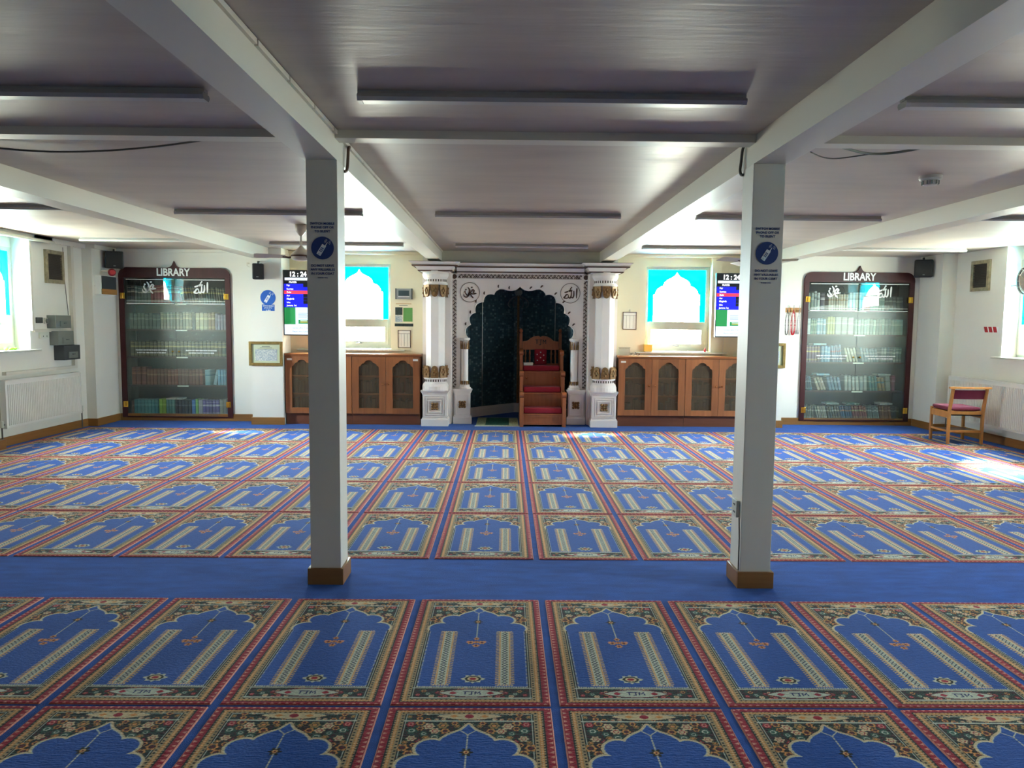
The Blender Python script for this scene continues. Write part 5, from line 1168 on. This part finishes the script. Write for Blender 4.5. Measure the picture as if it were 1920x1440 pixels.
b = bm_new(); box(b, XW, XW + .03, ya - .02, ya + .02, zl, zt - .03); box(b, XW, XW + .03, ya + .02, yb_, zl - .02, zl + .02); tag(ob('cable_trunking', b, TRUNK), 'white trunking in an L shape around vent on left wall', 'trunking')
y1 = onX(121, 520, XW + .02).y; pipe('cable', 'dark cable dropping from ceiling to the uppermost grey switch box', 'cable', [(XW + .012, y1, 2.52), (XW + .012, y1 + .01, 2.1), (XW + .012, y1 + .07, onX(125, 591, XW).z)], .004, CABLE)
y2 = onX(140, 600, XW + .05).y; b = bm_new(); box(b, XW, XW + .05, y2 - .03, y2 + .03, .86, 2.55); box(b, XW, XW + .05, onX(12, 711, XW + .05).y, y2 - .03, .86, .90); tag(ob('pipe_boxing', b, TRUNK), 'white pipe boxing running above left radiator to the corner', 'trunking')
def vent(lab, px0, py0, px1, py1, X, s):
    y0, y1, z0, z1 = rectX(px0, py0, px1, py1, X); r = thing('air_vent', lab, 'vent', (X, (y0 + y1) / 2, z0)); f = .05
    def bx_(x0_, x1_, *q): b = bm_new(); box(b, X + s * x0_, X + s * x1_, *q); return b
    b = bm_new()
    for q in ((y0, y0 + f, z0, z1), (y1 - f, y1, z0, z1), (y0 + f, y1 - f, z0, z0 + f), (y0 + f, y1 - f, z1 - f, z1)): box(b, X, X + s * .03, *q)
    ob('frame', b, VENTF, r)
    ob('backing', bx_(0, .006, y0 + f, y1 - f, z0 + f, z1 - f), VENTD, r)
    n_ = 15; b = bm_new()
    for k in range(n_):
        z = z0 + f + (z1 - z0 - 2 * f) * (k + .5) / n_; prism(b, [(X + s * .006, z + .008), (X + s * .022, z - .006), (X + s * .022, z - .009), (X + s * .006, z + .004)], y0 + f, y1 - f, 'Y') if False else box(b, X + s * .006, X + s * .02, y0 + f, y1 - f, z - .006, z + .004)
    o = ob('louvres', b, VENTD, r); o['kind'] = 'stuff'
vent('peeling framed air vent high on the left wall', 81, 467, 118, 533, XW, 1)
vent('tan framed air vent high on the right wall', 1860, 486, 1822, 547, XR, -1)

def radiator(lab, X, s, y0, y1, z0, z1):
    r = thing('radiator', lab, 'radiator', (X + s * .06, (y0 + y1) / 2, z0)); xf = X + s * .10
    b = bm_new(); n_ = int((y1 - y0 - .06) / .034); box(b, xf - s * .02, xf - s * .004, y0, y1, z0, z1, .003)
    for k in range(n_):
        yy = y0 + .03 + (y1 - y0 - .06) * (k + .5) / n_; prism(b, [(xf - s * .004, yy - .010), (xf + s * .006, yy - .005), (xf + s * .006, yy + .005), (xf - s * .004, yy + .010)], z0 + .035, z1 - .05, 'Z')
    ob('front_panel', b, RADW, r)
    b = bm_new(); box(b, X + s * .035, X + s * .045, y0, y1, z0 + .02, z1 - .01); ob('rear_panel', b, RADW, r)
    b = bm_new(); box(b, X + s * .03, xf, y0 + .004, y1 - .004, z1 - .006, z1 + .008, .003); ob('top_grille', b, RADW, r)
    b = bm_new(); box(b, X + s * .03, xf, y0 - .004, y0, z0, z1); box(b, X + s * .03, xf, y1, y1 + .004, z0, z1); ob('side_panel', b, RADW, r)
    for yy in (y0 + .3, y1 - .3): b = bm_new(); box(b, X + s * .001, X + s * .035, yy - .02, yy + .02, z0 + .05, z1 - .05); ob('bracket', b, STEEL, r)
    for yy, dy in ((y0, -.05), (y1, .05)):
        b = bm_new(); tube(b, [(X + s * .07, yy, z0 + .05), (X + s * .07, yy + dy, z0 + .05), (X + s * .07, yy + dy, .001)], .009, 8); ob('pipe', b, CABLE, r)
        b = bm_new(); cyl(b, (X + s * .07, yy + dy, z0 + .02), (X + s * .07, yy + dy, z0 + .10), .02, 12); ob('valve', b, UPVC, r)
    return r
radiator('white ribbed radiator on the left wall under the window', XL, 1, 8.87, 10.44, .225, .80)
radiator('white ribbed radiator on the right wall behind the chair', XR, -1, 9.05, 10.80, .21, .83)
q = onX(20, 652, XL + .02); lg = thing('duster', 'bright green cloth bundle on the left window sill', 'cloth', (XL - .05, 9.25, 1.156))
b = bm_new()
for k in range(9): ball(b, (XL - .06 + rnd.uniform(-.03, .03), 9.12 + k * .03, 1.172 + rnd.uniform(-.003, .003)), .017 + rnd.uniform(0, .006), 8, .8)
ob('folds', b, LIME, lg)
# right wall bits
y0, y1, z0, z1 = rectX(1872, 613, 1846, 623, XR - .002); st = thing('tape_sticker', 'red and white striped sticker on the right wall', 'sticker', (XR, (y0 + y1) / 2, z0))
b = bm_new(); box(b, XR - .002, XR, y0, y1, z0, z1); ob('backing', b, PRINTW, st)
for k in range(3):
    yk = y0 + (y1 - y0) * (.06 + k * .33); b = bm_new(); prism(b, [(yk, z0), (yk + .07, z0), (yk + .10, z1), (yk + .03, z1)], XR - .0032, XR - .0021, 'X'); ob('red_stripe', b, LBRED, st)
wf = thing('wall_fan', 'round grey wall fan at the right window', 'fan', (6.35, 9.55, 2.1))
q = onX(1927, 526, 6.30); b = bm_new()
for rr in (.17, .12, .07): tube(b, [(6.28 + .02 * (rr < .1), q.y + rr * math.cos(a), q.z + rr * 1.0 * math.sin(a)) for a in np.linspace(0, 2 * PI, 29)], .005, 6)
for k in range(12): a = k * PI / 6; tube(b, [(6.285, q.y + .02 * math.cos(a), q.z + .02 * math.sin(a)), (6.28, q.y + .17 * math.cos(a), q.z + .17 * math.sin(a))], .003, 5)
ob('guard', b, FANW, wf)
for k in range(3):
    a = k * 2 * PI / 3; b = bm_new(); pts = [(.03, -.02), (.15, -.06), (.15, .05), (.03, .03)]
    A = [b.verts.new((6.305 + sx_, q.y + u_ * math.cos(a) - v_ * math.sin(a), q.z + u_ * math.sin(a) + v_ * math.cos(a))) for sx_ in (0, .006) for u_, v_ in pts]
    b.faces.new(A[:4]); b.faces.new(A[4:][::-1])
    for i in range(4): b.faces.new((A[i], A[4 + i], A[4 + (i + 1) % 4], A[(i + 1) % 4]))
    ob('blade', b, FANW, wf)
b = bm_new(); cyl(b, (6.30, q.y, q.z), (6.38, q.y, q.z), .06, 16); tube(b, [(6.37, q.y, q.z), (6.55, q.y + .08, q.z - .02), (6.68, RW1, q.z - .02)], .010, 8); ob('motor', b, GREYB, wf)
b = bm_new(); cyl(b, (6.315, q.y, q.z), (6.325, q.y, q.z), .165, 32); ob('back_guard', b, FANW, wf)
b = bm_new(); tube(b, [(6.30, q.y + .172 * math.cos(a), q.z + .172 * math.sin(a)) for a in np.linspace(0, 2 * PI, 37)], .010, 8); ob('rim', b, GREYB, wf)
# key rack with beads
p = rectY(1471, 577, 1501, 586, 11.50); kr = thing('hook_rack', 'small wooden hook rack left of the right library case', 'rack', ((p[0] + p[1]) / 2, 11.49, p[2]))
b = bm_new(); box(b, p[0], p[1], 11.485, 11.50, p[2], p[3], .003); ob('board', b, AMBER, kr)
for k, u in enumerate((.14, .5, .86)):
    xk = p[0] + u * (p[1] - p[0]); b = bm_new(); tube(b, smooth_path([(xk, 11.485, p[2] + .03), (xk, 11.46, p[2] + .02), (xk, 11.45, p[2] + .045), (xk + .005, 11.455, p[3] + .04)], 4), .004, 6); ob('hook', b, STEEL, kr)
    m = (CABLE, LBRED, SILV)[k]; zb = p[2] - (.345, .345, .33)[k] * 1.0; w_ = (.022, .028, .014)[k]
    b = bm_new(); loops = [0] if k != 1 else [0, .012]
    for lo in loops:
        path = smooth_path([(xk, 11.452, p[2] + .035), (xk + w_ + lo, 11.472, p[2] - .12), (xk + w_ * .8 + lo, 11.475, zb + .05), (xk + lo, 11.478, zb), (xk - w_ * .8 + lo, 11.475, zb + .05), (xk - w_ + lo, 11.472, p[2] - .12), (xk, 11.452, p[2] + .035)], 9)
        for pt in path: ball(b, pt, .0075, 6)
    tag(ob('prayer_beads', b, m), ('dark grey prayer beads on first hook of the wooden rack', 'red prayer beads on middle hook of the wooden rack', 'silver prayer beads on last hook of the wooden rack')[k], 'beads')

# ------------------------------------------------------------------ ceiling fittings
def batten(lab, x0, x1, y, grp='fluorescent battens on the ceiling', rot=False, xw=None):
    r = thing('batten_light', lab, 'light', ((x0 + x1) / 2, y, ZC))
    b = bm_new(); box(b, x0, x1, y - .022, y + .022, ZC - .016, ZC); ob('housing', b, LAMPW, r)
    b = bm_new(); L_ = x1 - x0
    prism(b, [(y - .034, ZC - .016), (y - .040, ZC - .032), (y - .028, ZC - .048), (y + .028, ZC - .048), (y + .040, ZC - .032), (y + .034, ZC - .016)], x0 + .02, x1 - .02, 'X'); ob('diffuser', b, LAMPD, r)
    for xa, xb in ((x0, x0 + .02), (x1 - .02, x1)):
        b = bm_new(); prism(b, [(y - .036, ZC - .020), (y - .042, ZC - .032), (y - .030, ZC - .050), (y + .030, ZC - .050), (y + .042, ZC - .032), (y + .036, ZC - .020)], xa, xb, 'X'); ob('end_cap', b, LAMPW, r)
    return r
bay = {'centre bay above the niche approach': (-.695, 1.107), 'second bay from left': (-3.21, -1.40), 'second bay from right': (1.845, 3.645)}
for y, wh in ((3.55, 'nearest the camera'), (7.32, 'halfway down the hall'), (10.2, 'closest to the back wall')):
    for nm, (xa, xb) in bay.items(): batten('ceiling batten light %s in the %s' % (wh, nm), xa, xb, y)
batten('ceiling batten light halfway down the far left bay', -5.75, -3.95, 7.13); batten('ceiling batten light in the far left bay near library case', -5.594, -3.794, 9.9)
batten('ceiling batten light halfway down the far right bay', 4.50, 6.30, 7.19); batten('ceiling batten light in the far right bay near library case', 4.45, 6.25, 10.16)
r = thing('batten_light', 'white batten light running along the top of left wall', 'light', (-6.0, 9.1, 2.56))
b = bm_new(); box(b, XL + .005, XL + .06, 8.2, 9.98, 2.555, 2.612); ob('housing', b, LAMPW, r)
b = bm_new(); cyl(b, (XL + .085, 8.22, 2.55), (XL + .085, 9.96, 2.55), .022, 12); ob('diffuser', b, UPVC, r)
b = bm_new(); a_, c_2 = onZ(200, 0, ZC), onZ(272, 58, ZC); tube(b, [(a_.x, a_.y, ZC - .001), (c_2.x, c_2.y, ZC - .001)], .003, 6); struct('trim_6', b, BEAM)
# smoke detector
q = onZ(1745, 330, ZC); sd = thing('smoke_detector', 'round grey smoke detector on ceiling right of the right column', 'detector', (q.x, q.y, ZC))
b = bm_new(); lathe(b, [(.075, ZC), (.075, ZC - .02), (.066, ZC - .032), (.06, ZC - .034)], q.x, q.y, 24); ob('base', b, LAMPW, sd)
b = bm_new(); lathe(b, [(.05, ZC - .034), (.052, ZC - .05), (.045, ZC - .066), (.02, ZC - .07)], q.x, q.y, 20); ob('sensor', b, LAMPD, sd)
b = bm_new()
for k in range(10): a = k * 2 * PI / 10; box(b, q.x + .052 * math.cos(a) - .004, q.x + .052 * math.cos(a) + .004, q.y + .052 * math.sin(a) - .004, q.y + .052 * math.sin(a) + .004, ZC - .062, ZC - .036)
ob('sensor_cage', b, GREYB, sd)
# ceiling fans
def ceiling_fan(lab, x, y, angs, rad):
    r = thing('ceiling_fan', lab, 'fan', (x, y, ZC))
    b = bm_new(); lathe(b, [(.062, ZC), (.062, ZC - .05), (.055, ZC - .075), (.018, ZC - .125)], x, y, 20); ob('canopy', b, FANW, r, smooth=True)
    b = bm_new(); cyl(b, (x, y, ZC - .12), (x, y, ZC - .24), .011, 10); ob('down_rod', b, FANW, r)
    b = bm_new(); zc = ZC - .24; lathe(b, [(.014, zc + .005), (.035, zc - .02), (.085, zc - .065), (.108, zc - .085), (.112, zc - .12), (.10, zc - .145), (.05, zc - .158), (.02, zc - .16)], x, y, 28); ob('motor', b, FANW, r, smooth=True)
    b = bm_new(); lathe(b, [(.1135, zc - .098), (.1145, zc - .102), (.1145, zc - .112), (.1135, zc - .116)], x, y, 28); ob('trim_ring', b, BRONZE, r)
    for k, a in enumerate(angs):
        a = R_(a); u = Vector((math.cos(a), math.sin(a), 0)); v = Vector((-math.sin(a), math.cos(a), 0)); zz = zc - .115; c = Vector((x, y, zz))
        b = bm_new(); pts = [(.17, -.045), (rad - .03, -.062), (rad, -.05), (rad, .045), (rad - .03, .06), (.17, .045)]
        A = []
        for th in (0, -.004):
            for l, w_ in pts: A.append(b.verts.new(c + u * l + v * w_ + Vector((0, 0, w_ * .28 + th))))
        b.faces.new(A[:6]); b.faces.new(A[6:][::-1])
        for i in range(6): b.faces.new((A[i], A[6 + i], A[6 + (i + 1) % 6], A[(i + 1) % 6]))
        bl = ob('blade', b, FANW, r)
        b = bm_new(); tube(b, [c + u * .09, c + u * .13 + Vector((0, 0, -.012)), c + u * .20 + Vector((0, 0, -.004))], .011, 6); ob('blade_arm', b, BRONZE, bl)
ceiling_fan('beige ceiling fan partly hidden behind the left column', -2.285, 8.36, (200, 320, 80), .50)
ceiling_fan('beige ceiling fan mostly hidden behind the right column', 2.71, 8.30, (213, 333, 93), .50)
# cables
pipe('ceiling_cable', 'dark cable sagging below ceiling at the upper left', 'cable', smooth_path([tuple(onZ(x, y, ZC - .03)) for x, y in ((0, 278), (60, 283), (130, 284.5), (210, 282), (290, 275), (360, 266), (396, 260))], 4), .006, CABLE)
pipe('ceiling_cable', 'thick grey cable looping below ceiling right of the right column', 'cable', smooth_path([tuple(onZ(x, y, ZC - .03)) for x, y in ((1570, 273), (1592, 280), (1625, 287.5), (1660, 288), (1700, 283), (1735, 276), (1762, 273))], 4), .008, GREYB)
pipe('ceiling_cable', 'thin cable sagging between beam and looped ceiling cable', 'cable', smooth_path([tuple(onZ(x, y, ZC - .03)) for x, y in ((1520, 285), (1540, 294), (1562, 297.5), (1590, 295), (1630, 289))], 4), .004, CABLE)
pipe('conduit', 'grey conduit curving over the beam at the left column', 'conduit', smooth_path([(-.955, 4.60, 2.60), (-.948, 4.53, 2.58), (-.945, 4.50, 2.52), (-.947, 4.49, 2.46), (-.955, 4.485, 2.435), (-.96, 4.46, 2.43)], 5), .009, BRONZE)
pipe('conduit', 'dark conduit curving over the beam at the right column', 'conduit', smooth_path([(1.385, 4.42, 2.60), (1.380, 4.44, 2.57), (1.378, 4.45, 2.51), (1.376, 4.46, 2.46), (1.382, 4.455, 2.435), (1.39, 4.44, 2.43)], 5), .009, CABLE)

# ------------------------------------------------------------------ chair
ch = thing('chair', 'wooden stacking chair with mauve seat by the right radiator', 'chair', (0, 0, 0))
W2, D0, D1 = .215, -.215, .225      # rear legs toward the camera
for s in (-1, 1):
    b = bm_new(); x = s * W2
    prism(b, [(D0 - .02, 0), (D0 + .02, 0), (D0 + .022, .42), (D0 - .045, .74), (D0 - .085, .74), (D0 - .022, .42)], x - .013, x + .013, 'X'); ob('leg', b, CHAIRW, ch)
    b = bm_new(); box(b, x - .014, x + .014, D1 - .02, D1 + .02, 0, .455, .004); ob('leg', b, CHAIRW, ch)
    b = bm_new(); box(b, x - .011, x + .011, D0 + .02, D1 - .02, .345, .43, .003); ob('side_rail', b, CHAIRW, ch)
    b = bm_new(); box(b, x - .010, x + .010, D0 + .018, D1 - .02, .155, .18, .003); ob('low_rail', b, CHAIRW, ch)
b = bm_new(); box(b, -W2 + .013, W2 - .013, D0 - .012, D0 + .012, .395, .43); prism(b, [(-W2 + .013, .43), (-W2 + .013, .448), (-.1, .434), (.1, .434), (W2 - .013, .448), (W2 - .013, .43)], D0 - .012, D0 + .012); ob('rear_rail', b, CHAIRW, ch)
b = bm_new(); box(b, -W2 + .013, W2 - .013, D1 - .012, D1 + .012, .38, .43); ob('front_rail', b, CHAIRW, ch)
b = bm_new(); box(b, -W2 + .013, W2 - .013, D0 - .012, D0 + .012, .155, .185, .003); ob('low_rail', b, CHAIRW, ch)
b = bm_new(); box(b, -W2 + .012, W2 - .012, D0 + .013, D1 - .03, .160, .170); ob('book_shelf', b, WOODK, ch)
b = bm_new(); box(b, -W2 + .014, W2 - .014, D0 + .013, D1 + .02, .375, .393); ob('seat_base', b, BLACK, ch)
b = bm_new(); box(b, -W2 + .016, W2 - .016, D0 + .016, D1 + .035, .435, .49, .024); ob('seat', b, MAUVE, ch, smooth=True)
b = bm_new()
nseg = 8
for k in range(nseg):
    xa = -W2 + .013 + (2 * W2 - .026) * k / nseg; xb = -W2 + .013 + (2 * W2 - .026) * (k + 1) / nseg
    f = lambda x: -.028 * (1 - (x / W2) ** 2)
    V = []
    for x in (xa, xb):
        for (y, z) in ((D0 - .02, .60), (D0 - .050, .715), (D0 - .032, .72), (D0 + .0, .60)): V.append(b.verts.new((x, y + f(x), z)))
    b.faces.new((V[0], V[1], V[5], V[4])); b.faces.new((V[3], V[7], V[6], V[2])); b.faces.new((V[1], V[2], V[6], V[5])); b.faces.new((V[0], V[4], V[7], V[3]))
    if k == 0: b.faces.new(V[:4])
    if k == nseg - 1: b.faces.new(V[4:][::-1])
bmesh.ops.remove_doubles(b, verts=b.verts[:], dist=.0005); ob('backrest', b, MAUVE, ch, smooth=False)
b = bm_new(); prism(b, [(-W2 - .045, D0 - .04), (-W2 - .02, D0 - .035), (0, D0 - .065), (W2 + .02, D0 - .035), (W2 + .045, D0 - .04), (W2 + .05, D0 - .09), (0, D0 - .115), (-W2 - .05, D0 - .09)], .738, .762, 'Z'); ob('top_rail', b, CHAIRW, ch)
ch.location = (6.07, 9.85, .009); ch.rotation_euler = (0, 0, R_(-3))
